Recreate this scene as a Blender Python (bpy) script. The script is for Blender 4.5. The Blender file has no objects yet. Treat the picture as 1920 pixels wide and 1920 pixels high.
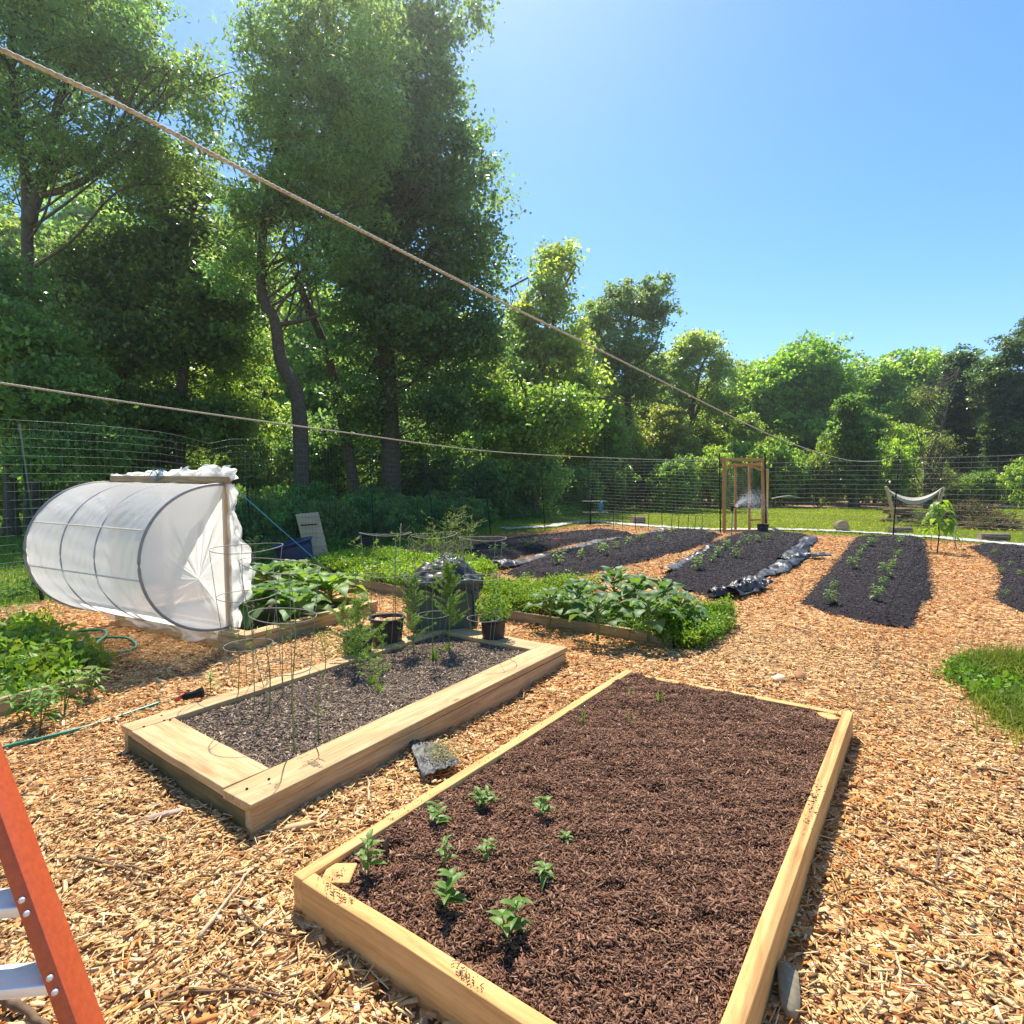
import bpy, math, random
import numpy as np
from mathutils import Vector, Matrix, noise as mn
C = bpy.context.scene.collection
SC = bpy.context.scene
R = math.radians
# ---------------------------------------------------------------- camera, sky, sun, exposure
CAM_H = 1.28; FPX = 1050.0; PITCH = math.atan(45.0 / FPX)
cam = bpy.data.cameras.new('camera'); camo = bpy.data.objects.new('camera', cam); C.objects.link(camo)
camo.location = (0, 0, CAM_H); camo.rotation_euler = (math.pi / 2 - PITCH, 0, 0)
cam.sensor_width = 36; cam.lens = FPX / 1920 * 36; cam.clip_start = 0.05; cam.clip_end = 3000
SC.camera = camo
SUN_EL, SUN_AZ = R(59), R(-9)          # azimuth clockwise from +Y
w = bpy.data.worlds.new('World'); SC.world = w; w.use_nodes = True
nt = w.node_tree; bg = nt.nodes['Background']
sky = nt.nodes.new('ShaderNodeTexSky'); sky.sky_type = 'NISHITA'; sky.sun_disc = False
sky.sun_elevation = SUN_EL; sky.sun_rotation = SUN_AZ; sky.altitude = 100; sky.air_density = 1.0; sky.dust_density = 0.3; sky.ozone_density = 2.5
hs_ = nt.nodes.new('ShaderNodeHueSaturation'); hs_.inputs['Saturation'].default_value = 1.25; hs_.inputs['Hue'].default_value = .498
nt.links.new(sky.outputs[0], hs_.inputs['Color']); nt.links.new(hs_.outputs[0], bg.inputs[0]); bg.inputs[1].default_value = 0.118
sl = bpy.data.lights.new('sun', 'SUN'); sl.energy = 5.0; sl.angle = R(0.6); sl.color = (1, 0.92, 0.80)
so = bpy.data.objects.new('sun', sl); C.objects.link(so)
sd = Vector((math.sin(SUN_AZ) * math.cos(SUN_EL), math.cos(SUN_AZ) * math.cos(SUN_EL), math.sin(SUN_EL)))
so.rotation_euler = sd.to_track_quat('Z', 'Y').to_euler(); so.location = (0, 10, 40)
SC.view_settings.view_transform = 'Standard'; SC.view_settings.look = 'None'
SC.view_settings.exposure = 0.90; SC.view_settings.gamma = 1
SC.cycles.max_bounces = 6; SC.cycles.diffuse_bounces = 3; SC.cycles.glossy_bounces = 2
SC.cycles.transmission_bounces = 5; SC.cycles.transparent_max_bounces = 8
SC.cycles.use_denoising = True
# ---------------------------------------------------------------- placing: a picture ray met with a plane
def ray(px, py):
    u = (px - 960) / FPX; v = -(py - 960) / FPX
    cp, sp = math.cos(PITCH), math.sin(PITCH)
    return Vector((u, cp + v * sp, -sp + v * cp))
def G(px, py, z=0.0):
    d = ray(px, py); t = (z - CAM_H) / d.z
    return Vector((d.x * t, d.y * t, z))
def P(px, py, Y):
    d = ray(px, py); t = Y / d.y
    return Vector((d.x * t, Y, CAM_H + d.z * t))
# ---------------------------------------------------------------- mesh kit
def nrm(a):
    return a / np.maximum(np.linalg.norm(a, axis=-1, keepdims=True), 1e-9)
class MB:
    def __init__(s): s.V = []; s.F = []; s.T = []; s.n = 0
    def add(s, V, F, tint=(1, 1, 1)):
        V = np.asarray(V, dtype=np.float32).reshape(-1, 3)
        t = np.asarray(tint, dtype=np.float32)
        if t.ndim == 1: t = np.tile(t, (len(V), 1))
        if not isinstance(F, list): F = [F]
        for f in F:
            f = np.asarray(f, dtype=np.int64)
            if f.size: s.F.append(f + s.n)
        s.V.append(V); s.T.append(t); s.n += len(V); return s
    def box(s, c, size, rz=0, rx=0, ry=0, tint=(1, 1, 1), taper=1.0):
        v = np.array([[x, y, z] for z in (-.5, .5) for y in (-.5, .5) for x in (-.5, .5)])
        v[4:, :2] *= taper
        v = v * np.array(size)
        M = (Matrix.Rotation(rz, 3, 'Z') @ Matrix.Rotation(ry, 3, 'Y') @ Matrix.Rotation(rx, 3, 'X'))
        v = v @ np.array(M).T + np.array(c)
        return s.add(v, [[0, 2, 3, 1], [4, 5, 7, 6], [0, 1, 5, 4], [2, 6, 7, 3], [0, 4, 6, 2], [1, 3, 7, 5]], tint)
    def bar(s, a, b, wd, ht, tint=(1, 1, 1)):
        a = Vector(a); b = Vector(b); d = b - a; L = d.length
        q = d.to_track_quat('X', 'Z').to_matrix()
        v = np.array([[x, y, z] for z in (-.5, .5) for y in (-.5, .5) for x in (0, 1)]) * np.array([L, wd, ht])
        v = v @ np.array(q).T + np.array(a)
        return s.add(v, [[0, 2, 3, 1], [4, 5, 7, 6], [0, 1, 5, 4], [2, 6, 7, 3], [0, 4, 6, 2], [1, 3, 7, 5]], tint)
    def tube(s, pts, rad, sides=6, closed=False, tint=(1, 1, 1), cap=True):
        p = np.array([list(q) for q in pts], dtype=float); n = len(p)
        r = np.full(n, rad) if np.isscalar(rad) else np.asarray(rad, float)
        if closed: t = np.roll(p, -1, 0) - np.roll(p, 1, 0)
        else: t = np.gradient(p, axis=0)
        t = nrm(t)
        ref = np.array([0, 0, 1.0])
        if np.mean(np.abs(t[:, 2])) > .8: ref = np.array([1.0, 0, 0])
        a = nrm(np.cross(t, ref)); b = np.cross(a, t)
        th = np.linspace(0, 2 * math.pi, sides, endpoint=False)
        V = p[:, None] + r[:, None, None] * (np.cos(th)[None, :, None] * a[:, None] + np.sin(th)[None, :, None] * b[:, None])
        V = V.reshape(-1, 3)
        m = n if closed else n - 1
        i = np.arange(m)[:, None]; j = np.arange(sides)[None]
        i2 = (i + 1) % n; j2 = (j + 1) % sides
        F = np.stack([i * sides + j, i * sides + j2, i2 * sides + j2, i2 * sides + j], -1).reshape(-1, 4)
        Fs = [F]
        if cap and not closed and sides > 2:
            Fs += [np.arange(sides)[None, ::-1], (np.arange(sides) + (n - 1) * sides)[None]]
        return s.add(V, Fs, tint)
    def ring(s, c, r, rt, n=28, sides=5, ex=1, ey=1, tilt=(0, 0), wob=0, rng=None):
        th = np.linspace(0, 2 * math.pi, n, endpoint=False)
        x = r * ex * np.cos(th); y = r * ey * np.sin(th); z = x * tilt[0] + y * tilt[1]
        if wob: z = z + wob * np.sin(2 * th + 1) ; x = x * (1 + wob * np.sin(3 * th))
        return s.tube(np.stack([x, y, z], 1) + np.array(c), rt, sides, True)
    def lathe(s, prof, c=(0, 0, 0), n=24, tint=(1, 1, 1), sq=None):
        pr = np.array(prof, float); th = np.linspace(0, 2 * math.pi, n, endpoint=False)
        cx, sx = np.cos(th), np.sin(th)
        if sq:                                 # rounded rectangle section (half sizes ratio sq)
            e = 0.28
            cx = np.sign(cx) * np.abs(cx) ** e * sq[0]; sx = np.sign(sx) * np.abs(sx) ** e * sq[1]
        V = np.stack([pr[:, 0:1] * cx, pr[:, 0:1] * sx, np.repeat(pr[:, 1:2], n, 1)], -1).reshape(-1, 3) + np.array(c)
        i = np.arange(len(pr) - 1)[:, None]; j = np.arange(n)[None]; j2 = (j + 1) % n
        F = np.stack([i * n + j, i * n + j2, (i + 1) * n + j2, (i + 1) * n + j], -1).reshape(-1, 4)
        return s.add(V, F, tint)
    def sheet(s, X, tint=(1, 1, 1), thick=0):
        X = np.asarray(X, float); a, b = X.shape[:2]
        i = np.arange(a - 1)[:, None]; j = np.arange(b - 1)[None]
        F = np.stack([i * b + j, (i + 1) * b + j, (i + 1) * b + j + 1, i * b + j + 1], -1).reshape(-1, 4)
        return s.add(X.reshape(-1, 3), F, tint)
    def build(s, name, m, parent=None, smooth=False, bevel=0, loc=None):
        V = np.concatenate(s.V); T = np.concatenate(s.T)
        me = bpy.data.meshes.new(name)
        if loc is not None: V = V - np.array(list(loc), dtype=np.float32)
        fl = [f if f.ndim == 2 else f[None] for f in s.F]
        li = np.concatenate([f.reshape(-1) for f in fl]); lt = np.concatenate([np.full(len(f), f.shape[1]) for f in fl])
        ls = np.concatenate([[0], np.cumsum(lt)[:-1]])
        me.vertices.add(len(V)); me.vertices.foreach_set('co', V.astype(np.float32).ravel())
        me.loops.add(len(li)); me.loops.foreach_set('vertex_index', li.astype(np.int32))
        me.polygons.add(len(lt)); me.polygons.foreach_set('loop_start', ls.astype(np.int32))
        me.polygons.foreach_set('loop_total', lt.astype(np.int32))
        if smooth: me.polygons.foreach_set('use_smooth', np.ones(len(lt), dtype=bool))
        at = me.color_attributes.new('tint', 'FLOAT_COLOR', 'POINT')
        at.data.foreach_set('color', np.concatenate([T, np.ones((len(T), 1), np.float32)], 1).astype(np.float32).ravel())
        me.update(calc_edges=True); me.validate()
        me.materials.append(m)
        o = bpy.data.objects.new(name, me); C.objects.link(o)
        if loc is not None: o.location = loc
        if parent is not None: o.parent = parent
        if bevel:
            b = o.modifiers.new('bevel', 'BEVEL'); b.width = bevel; b.segments = 2
        return o
def tag(o, label, cat, group=None, kind=None):
    if label: o['label'] = label
    if cat: o['category'] = cat
    if group: o['group'] = group
    if kind: o['kind'] = kind
    return o
def thing(name, label, cat, loc=(0, 0, 0), rz=0, group=None):
    o = bpy.data.objects.new(name, None); C.objects.link(o); o.location = loc; o.rotation_euler = (0, 0, rz)
    o.empty_display_size = .1
    return tag(o, label, cat, group)
def dup(root, loc, rz=0, label=None, scale=None, group=None):
    r = root.copy(); C.objects.link(r); r.location = loc; r.rotation_euler = (0, 0, rz)
    if scale is not None: r.scale = scale if hasattr(scale, '__len__') else (scale,) * 3
    if label: r['label'] = label
    if group: r['group'] = group
    for ch in list(root.children):
        c = ch.copy(); C.objects.link(c); c.parent = r
        for g in list(ch.children):
            d = g.copy(); C.objects.link(d); d.parent = c
    return r
def struct(o, label=None): o['kind'] = 'structure'; return o
def plank(name, a, b, wd, ht, m, parent=None, bevel=.003, off=(0, 0, 0), warp=0.0, seed=0):
    """a plank whose grain runs along its own x axis; a, b are the centres of its ends, in the parent's space"""
    a = Vector(a); b = Vector(b); d = b - a; L = d.length
    n = 9; rs = np.random.RandomState(seed + int(L * 1000))
    mb = MB(); xs = np.linspace(-L / 2, L / 2, n)
    V = []
    wy = np.cumsum(rs.normal(0, warp, n)); wz = np.cumsum(rs.normal(0, warp, n)); wy -= wy.mean(); wz -= wz.mean()
    for i, x in enumerate(xs):
        for (y, z) in ((-.5, -.5), (.5, -.5), (.5, .5), (-.5, .5)):
            V.append((x, y * wd + wy[i], z * ht + wz[i]))
    F = []
    for i in range(n - 1):
        for j in range(4):
            F.append((i * 4 + j, (i + 1) * 4 + j, (i + 1) * 4 + (j + 1) % 4, i * 4 + (j + 1) % 4))
    F = [F, [[0, 1, 2, 3]], [[(n - 1) * 4 + k for k in (3, 2, 1, 0)]]]
    mb.add(V, F)
    o = mb.build(name, m, parent, bevel=bevel)
    o.location = (a + b) / 2 + Vector(off); o.rotation_mode = 'QUATERNION'; o.rotation_quaternion = d.to_track_quat('X', 'Z')
    return o
def inpoly(x, y, poly):
    poly = [(p[0], p[1]) for p in poly]; ins = np.zeros(len(x), bool); n = len(poly)
    for i in range(n):
        x1, y1 = poly[i]; x2, y2 = poly[(i + 1) % n]
        if y1 == y2: continue
        c = ((y1 > y) != (y2 > y)) & (x < (x2 - x1) * (y - y1) / (y2 - y1) + x1)
        ins ^= c
    return ins
def wav(x, y, f=1.0, seed=0):
    """smooth pseudo noise in -1..1"""
    rs = np.random.RandomState(seed); o = 0
    for k in range(7):
        a = rs.uniform(0, 2 * math.pi); ff = f * rs.uniform(.6, 1.8)
        o = o + np.sin((x * math.cos(a) + y * math.sin(a)) * ff * 2 * math.pi + rs.uniform(0, 6.28))
    return o / 4.0
# ---------------------------------------------------------------- materials
def mat(name): 
    m = bpy.data.materials.new(name); m.use_nodes = True
    return m, m.node_tree, m.node_tree.nodes['Principled BSDF']
def nd(t, kind, **k):
    n = t.nodes.new(kind)
    for a, v in k.items(): setattr(n, a, v)
    return n
def ramp(t, fac, stops):
    r = nd(t, 'ShaderNodeValToRGB'); e = r.color_ramp.elements
    while len(e) < len(stops): e.new(0.5)
    for i, (p, c) in enumerate(stops): e[i].position = p; e[i].color = (*c, 1)
    t.links.new(fac, r.inputs[0]); return r.outputs[0]
def mixc(t, a, b, fac, mode='MIX'):
    n = nd(t, 'ShaderNodeMix', data_type='RGBA', blend_type=mode)
    if hasattr(fac, 'links'): t.links.new(fac, n.inputs[0])
    else: n.inputs[0].default_value = fac
    for i, v in ((6, a), (7, b)):
        if hasattr(v, 'links'): t.links.new(v, n.inputs[i])
        else: n.inputs[i].default_value = (*v, 1)
    return n.outputs[2]
def tcoord(t, scale=(1, 1, 1), obj=True, rand=False):
    tc = nd(t, 'ShaderNodeTexCoord'); mp = nd(t, 'ShaderNodeMapping'); mp.inputs['Scale'].default_value = scale
    src = tc.outputs['Object']
    if rand:
        oi = nd(t, 'ShaderNodeObjectInfo'); vm = nd(t, 'ShaderNodeVectorMath', operation='SCALE'); vm.inputs[0].default_value = (37, 53, 71)
        t.links.new(oi.outputs['Random'], vm.inputs['Scale'])
        va = nd(t, 'ShaderNodeVectorMath', operation='ADD'); t.links.new(src, va.inputs[0]); t.links.new(vm.outputs[0], va.inputs[1]); src = va.outputs[0]
    t.links.new(src, mp.inputs[0]); return mp.outputs[0]
def noise(t, vec, scale, detail=4, rough=.6, dist=0):
    n = nd(t, 'ShaderNodeTexNoise'); n.inputs['Scale'].default_value = scale; n.inputs['Detail'].default_value = detail
    n.inputs['Roughness'].default_value = rough; n.inputs['Distortion'].default_value = dist
    t.links.new(vec, n.inputs['Vector']); return n.outputs['Fac']
def bump(t, b, h, strength=.4, dist=.01):
    n = nd(t, 'ShaderNodeBump'); n.inputs['Strength'].default_value = strength; n.inputs['Distance'].default_value = dist
    t.links.new(h, n.inputs['Height']); t.links.new(n.outputs[0], b.inputs['Normal'])
def plain(name, col, rough=.6, metal=0, var=.15, scale=20, bmp=.15):
    m, t, b = mat(name); v = tcoord(t, rand=True); f = noise(t, v, scale)
    lo = tuple(c * (1 - var * 1.5) for c in col); hi = tuple(min(1, c * (1 + var)) for c in col)
    t.links.new(ramp(t, f, [(.3, lo), (.7, hi)]), b.inputs['Base Color'])
    b.inputs['Roughness'].default_value = rough; b.inputs['Metallic'].default_value = metal
    if bmp: bump(t, b, f, bmp, .005)
    return m
def woodm(name, lo, mid, hi, weather=.3, wcol=(.22, .19, .13), dirt=.0, spec=.2):
    m, t, b = mat(name)
    v = tcoord(t, (1.2, 14, 14), rand=True)
    g1 = noise(t, v, 2.2, 6, .65, .8); v2 = tcoord(t, (3, 110, 110), rand=True); g2 = noise(t, v2, 1.0, 3, .6)
    mx = nd(t, 'ShaderNodeMath', operation='MULTIPLY_ADD'); t.links.new(g2, mx.inputs[0]); mx.inputs[1].default_value = .35
    t.links.new(g1, mx.inputs[2])
    c = ramp(t, mx.outputs[0], [(.5, lo), (.68, mid), (.88, hi)])
    v3 = tcoord(t, rand=True); wn = noise(t, v3, 3.5, 5, .65)
    wf = ramp(t, wn, [(.48, (0, 0, 0)), (.72, (weather,) * 3)])
    c = mixc(t, c, wcol, wf)
    vo = nd(t, 'ShaderNodeTexVoronoi'); vo.inputs['Scale'].default_value = 1.6
    v4 = tcoord(t, (1.0, 3.2, 3.2), rand=True); t.links.new(v4, vo.inputs['Vector'])
    kf = ramp(t, vo.outputs['Distance'], [(.05, (1, 1, 1)), (.085, (0, 0, 0))])
    c = mixc(t, c, tuple(x * .35 for x in lo), kf)
    if dirt:
        v5 = tcoord(t, rand=True); dn = noise(t, v5, 38, 3, .7)
        df = ramp(t, dn, [(.60, (0, 0, 0)), (.64, (dirt,) * 3)]); c = mixc(t, c, (.045, .025, .015), df)
    t.links.new(c, b.inputs['Base Color']); b.inputs['Roughness'].default_value = .75
    b.inputs['Specular IOR Level'].default_value = spec
    bump(t, b, mx.outputs[0], .35, .004)
    return m
def leafm(name, col, trans, mixf=.42, rough=.42, spec=.35, noisy=True):
    """leaf: tinted per leaf (attribute) and per plant (object colour); some of the light passes through"""
    m, t, b = mat(name); out = t.nodes['Material Output']
    at = nd(t, 'ShaderNodeAttribute', attribute_name='tint'); oi = nd(t, 'ShaderNodeObjectInfo')
    k = mixc(t, at.outputs['Color'], oi.outputs['Color'], 1, 'MULTIPLY')
    c1 = mixc(t, k, col, 1, 'MULTIPLY'); c2 = mixc(t, k, trans, 1, 'MULTIPLY')
    t.links.new(c1, b.inputs['Base Color']); b.inputs['Roughness'].default_value = rough; b.inputs['Specular IOR Level'].default_value = spec
    tr = nd(t, 'ShaderNodeBsdfTranslucent'); t.links.new(c2, tr.inputs['Color'])
    ms = nd(t, 'ShaderNodeMixShader'); ms.inputs[0].default_value = mixf
    t.links.new(b.outputs[0], ms.inputs[1]); t.links.new(tr.outputs[0], ms.inputs[2]); t.links.new(ms.outputs[0], out.inputs['Surface'])
    return m
def tintm(name, rough=.8, k=(1, 1, 1), spec=.15, nscale=60, namp=.35):
    m, t, b = mat(name)
    at = nd(t, 'ShaderNodeAttribute', attribute_name='tint'); v = tcoord(t); f = noise(t, v, nscale, 3, .7)
    s = ramp(t, f, [(.3, tuple(x * (1 - namp) for x in k)), (.7, k)])
    t.links.new(mixc(t, at.outputs['Color'], s, 1, 'MULTIPLY'), b.inputs['Base Color'])
    b.inputs['Roughness'].default_value = rough; b.inputs['Specular IOR Level'].default_value = spec
    return m
M = {}
M['tree_leaf'] = leafm('tree_leaf', (.12, .185, .050), (.46, .62, .11), .5, .36, .7)
M['plant_leaf'] = leafm('plant_leaf', (.11, .21, .035), (.30, .48, .05), .35, .45, .3)
M['waxy_leaf'] = leafm('waxy_leaf', (.07, .15, .042), (.26, .44, .05), .32, .5, .28)
M['grass'] = leafm('grass_blade', (.14, .22, .04), (.32, .46, .06), .35, .5, .25)
M['needle'] = leafm('fern_needle', (.15, .27, .05), (.30, .46, .06), .35, .5, .25)
M['stem'] = plain('stem', (.16, .22, .06), .6, var=.2)
M['bark'] = plain('bark', (.085, .065, .048), .9, var=.35, scale=9, bmp=.9)
M['twig'] = plain('twig', (.16, .095, .05), .85, var=.3, scale=30)
M['treated'] = woodm('treated_wood', (.36, .22, .10), (.50, .335, .165), (.62, .45, .25), .45, (.30, .22, .12))
M['mossy'] = woodm('mossy_wood', (.10, .075, .03), (.16, .12, .05), (.22, .16, .07), .6, (.06, .065, .02))
M['pine'] = woodm('new_pine', (.50, .25, .085), (.66, .365, .135), (.77, .47, .19), .35, (.42, .22, .085), dirt=.0)
M['oldboard'] = woodm('old_board', (.26, .17, .09), (.36, .25, .14), (.46, .34, .2), .5, (.2, .16, .1))
M['gatewood'] = woodm('gate_wood', (.36, .18, .065), (.50, .27, .10), (.60, .35, .14), .25, (.3, .2, .1))
M['plywood'] = woodm('plywood', (.40, .30, .17), (.50, .38, .24), (.56, .44, .3), .3, (.3, .25, .17))
M['chip'] = tintm('wood_chip', .75)
M['mulch'] = tintm('mulch_shred', .7, spec=.25)
M['wire'] = plain('green_wire', (.10, .16, .13), .35, .3, var=.1, bmp=0)
M['galv'] = plain('galvanised_wire', (.22, .215, .20), .55, .2, var=.1, bmp=0)
M['post'] = plain('green_post', (.02, .045, .03), .7, .0, var=.2)
M['blackpost'] = plain('black_post', (.02, .022, .02), .7, 0, var=.2)
M['fencewire'] = plain('fence_wire', (.34, .35, .33), .6, 0, var=.1, bmp=0)
for k_ in ('post', 'blackpost', 'fencewire', 'wire'): M[k_].node_tree.nodes['Principled BSDF'].inputs['Specular IOR Level'].default_value = .08
M['rope'] = plain('rope', (.46, .42, .37), .85, var=.3, scale=160, bmp=.5)
M['bluerope'] = plain('blue_rope', (.03, .22, .42), .6, var=.2, scale=150)
M['hose'] = plain('green_hose', (.015, .20, .11), .35, var=.15)
M['pot'] = plain('nursery_pot', (.022, .022, .022), .45, var=.2)
M['tote'] = plain('green_tote', (.06, .09, .07), .5, var=.1, scale=6, bmp=.05)
M['barrel'] = plain('blue_tub', (.010, .028, .10), .5, var=.15)
M['white'] = plain('white_plastic', (.62, .60, .52), .5, var=.08)
M['orange'] = plain('orange_fibreglass', (.50, .085, .025), .45, var=.12, scale=90, bmp=.08)
M['alu'] = plain('aluminium', (.78, .79, .80), .35, .35, var=.06)
M['pvc'] = plain('grey_pipe', (.27, .26, .27), .5, var=.1)
M['fabric'] = plain('pale_ground_cloth', (.42, .42, .39), .7, var=.15, scale=8)
M['canvas'] = plain('canvas', (.38, .35, .29), .8, var=.1)
M['darkcloth'] = plain('dark_cloth', (.07, .075, .08), .6, var=.3, scale=25)
M['bagblack'] = plain('black_sheeting', (.022, .023, .026), .46, var=.2, scale=12, bmp=.3)
M['stone'] = plain('stone', (.20, .16, .12), .9, var=.3, scale=14, bmp=.6)
M['red'] = plain('red_plastic', (.55, .08, .03), .5, var=.1)
M['yellow'] = plain('yellow_flower', (.75, .55, .02), .6, var=.1)
M['logbark'] = plain('log_bark', (.20, .14, .09), .9, var=.35, scale=18, bmp=.8)
M['logend'] = plain('log_end', (.42, .30, .16), .8, var=.2, scale=25)
# polythene
m, t, b = mat('polythene'); out = t.nodes['Material Output']
b.inputs['Base Color'].default_value = (.90, .91, .92, 1); b.inputs['Roughness'].default_value = .28; b.inputs['Specular IOR Level'].default_value = .6
tr = nd(t, 'ShaderNodeBsdfTranslucent'); tr.inputs[0].default_value = (.97, .96, .93, 1)
ms = nd(t, 'ShaderNodeMixShader'); ms.inputs[0].default_value = .60; t.links.new(b.outputs[0], ms.inputs[1]); t.links.new(tr.outputs[0], ms.inputs[2])
tp = nd(t, 'ShaderNodeBsdfTransparent'); m2 = nd(t, 'ShaderNodeMixShader'); m2.inputs[0].default_value = .16
t.links.new(ms.outputs[0], m2.inputs[1]); t.links.new(tp.outputs[0], m2.inputs[2]); t.links.new(m2.outputs[0], out.inputs['Surface'])
v = tcoord(t, (3, 3, 1.2)); f = noise(t, v, 5, 4, .6, 1.2); bump(t, b, f, .5, .02)
M['poly'] = m
# clear film over the tote
m, t, b = mat('clear_film'); out = t.nodes['Material Output']
b.inputs['Base Color'].default_value = (.10, .11, .12, 1); b.inputs['Roughness'].default_value = .25; b.inputs['Specular IOR Level'].default_value = .5
tp = nd(t, 'ShaderNodeBsdfTransparent'); m2 = nd(t, 'ShaderNodeMixShader'); m2.inputs[0].default_value = .6
t.links.new(b.outputs[0], m2.inputs[1]); t.links.new(tp.outputs[0], m2.inputs[2]); t.links.new(m2.outputs[0], out.inputs['Surface'])
M['film'] = m
# grass-covered ground
m, t, b = mat('meadow'); v = tcoord(t); f1 = noise(t, v, .35, 5, .6); f2 = noise(t, v, 9, 5, .75)
c = ramp(t, f2, [(.3, (.11, .14, .02)), (.5, (.24, .28, .035)), (.72, (.38, .40, .07))])
c = mixc(t, c, (.24, .20, .07), ramp(t, f1, [(.5, (0, 0, 0)), (.75, (.55,) * 3)]))
t.links.new(c, b.inputs['Base Color']); b.inputs['Roughness'].default_value = .9; b.inputs['Specular IOR Level'].default_value = .05; bump(t, b, f2, .8, .05); M['meadow'] = m
m, t, b = mat('bare_soil'); v = tcoord(t); f2 = noise(t, v, 2.5, 6, .75)
t.links.new(ramp(t, f2, [(.3, (.17, .09, .045)), (.55, (.30, .17, .09)), (.75, (.36, .23, .12))]), b.inputs['Base Color']); b.inputs['Roughness'].default_value = .95; bump(t, b, f2, .8, .06); M['soil'] = m
# chip bed under the loose chips
m, t, b = mat('chip_bed'); v = tcoord(t, (1, 1.6, 1)); 
vo = nd(t, 'ShaderNodeTexVoronoi'); vo.inputs['Scale'].default_value = 30; vo.inputs['Randomness'].default_value = 1
dn = nd(t, 'ShaderNodeTexNoise'); dn.inputs['Scale'].default_value = 14; t.links.new(v, dn.inputs['Vector'])
dv = mixc(t, v, dn.outputs['Color'], .06); t.links.new(dv, vo.inputs['Vector'])
sp = nd(t, 'ShaderNodeSeparateColor'); t.links.new(vo.outputs['Color'], sp.inputs[0])
c = ramp(t, sp.outputs[0], [(.05, (.13, .06, .025)), (.35, (.36, .185, .075)), (.62, (.54, .32, .14)), (.9, (.68, .47, .24))])
big = noise(t, v, .6, 4, .6); c = mixc(t, c, (.20, .10, .05), ramp(t, big, [(.45, (0, 0, 0)), (.7, (.35,) * 3)]))
t.links.new(c, b.inputs['Base Color']); b.inputs['Roughness'].default_value = .9; b.inputs['Specular IOR Level'].default_value = .1
bump(t, b, sp.outputs[1], 1.0, .02); M['chipbed'] = m
# dark bed soil
def soilm(name, lo, hi, sc=60):
    m, t, b = mat(name); v = tcoord(t); f = noise(t, v, sc, 5, .8)
    t.links.new(ramp(t, f, [(.35, lo), (.7, hi)]), b.inputs['Base Color']); b.inputs['Roughness'].default_value = .95
    b.inputs['Specular IOR Level'].default_value = .1; bump(t, b, f, 1, .02); return m
M['soil_brown'] = soilm('brown_mulch', (.035, .018, .011), (.17, .095, .06))
M['soil_grey'] = soilm('grey_mulch', (.04, .03, .025), (.20, .155, .125))
M['soil_black'] = soilm('black_mulch', (.012, .010, .012), (.065, .055, .060), 40)
# ---------------------------------------------------------------- ground
rng = np.random.RandomState(7)
def gxy(px, py, z=0.0):
    g = G(px, py, z); return (g.x, g.y)
FAR = [gxy(912, 1003), gxy(1022, 995), gxy(1106, 981), gxy(1351, 997), gxy(1436, 997), gxy(1674, 1008), gxy(1990, 1032), gxy(2500, 1075)]
LF = (-5.28, 6.25)                                   # left fence post
ldir = (Vector(FAR[0]) - Vector(LF)).normalized()
LF0 = tuple(Vector(LF) - ldir * 6)
GARDEN = [LF0, LF] + FAR + [(16, -3), (-9, -3)]
def und(x, y): return .016 * wav(x, y, .45, 3) + .010 * wav(x, y, 1.4, 4)
def dist_h(x, y):                                    # the far ground climbs very slightly
    return np.clip((y - 30) / 300, 0, 1) * 1.0
n1 = 160
xs = np.concatenate([-np.geomspace(1500, 12, 16), np.linspace(-11, 20, 60), np.geomspace(21, 1500, 16)])
ys = np.concatenate([[-60, -20, -8], np.linspace(-4, 40, 80), np.geomspace(42, 2500, 24)])
X, Y = np.meshgrid(xs, ys, indexing='ij'); Z = np.where((Y > 0), .03 * wav(X, Y, .12, 9), 0) - .05
Z = np.where(inpoly(X.ravel(), Y.ravel(), GARDEN).reshape(X.shape), -.06, Z)
g = MB().sheet(np.stack([X, Y, Z], -1)).build('ground', M['meadow'], smooth=True); struct(g)
# chip-covered floor of the garden
def poly_sheet(name, poly, m, step, zf, x0=None):
    px = [p[0] for p in poly]; py = [p[1] for p in poly]
    gx = np.arange(min(px), max(px) + step, step); gy = np.arange(min(py), max(py) + step, step)
    X, Y = np.meshgrid(gx, gy, indexing='ij'); Z = zf(X, Y)
    cx = (X[:-1, :-1] + step / 2).ravel(); cy = (Y[:-1, :-1] + step / 2).ravel(); k = inpoly(cx, cy, poly)
    nb = len(gy); i, j = np.meshgrid(np.arange(len(gx) - 1), np.arange(nb - 1), indexing='ij'); i = i.ravel()[k]; j = j.ravel()[k]
    F = np.stack([i * nb + j, (i + 1) * nb + j, (i + 1) * nb + j + 1, i * nb + j + 1], -1)
    V = np.stack([X, Y, Z], -1).reshape(-1, 3); used, inv = np.unique(F, return_inverse=True)
    return MB().add(V[used], inv.reshape(F.shape)).build(name, m, smooth=True)
o = poly_sheet('wood_chip_ground', GARDEN, M['chipbed'], .07, lambda x, y: und(x, y) - .004); struct(o)
soil = poly_sheet('bare_soil_strip', [(-3, 37), (60, 33), (90, 40), (90, 66), (30, 64), (8, 60), (2, 48)], M['soil'], 1.0, lambda x, y: .06 * wav(x, y, .1, 5) + .02); struct(soil)
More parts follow.
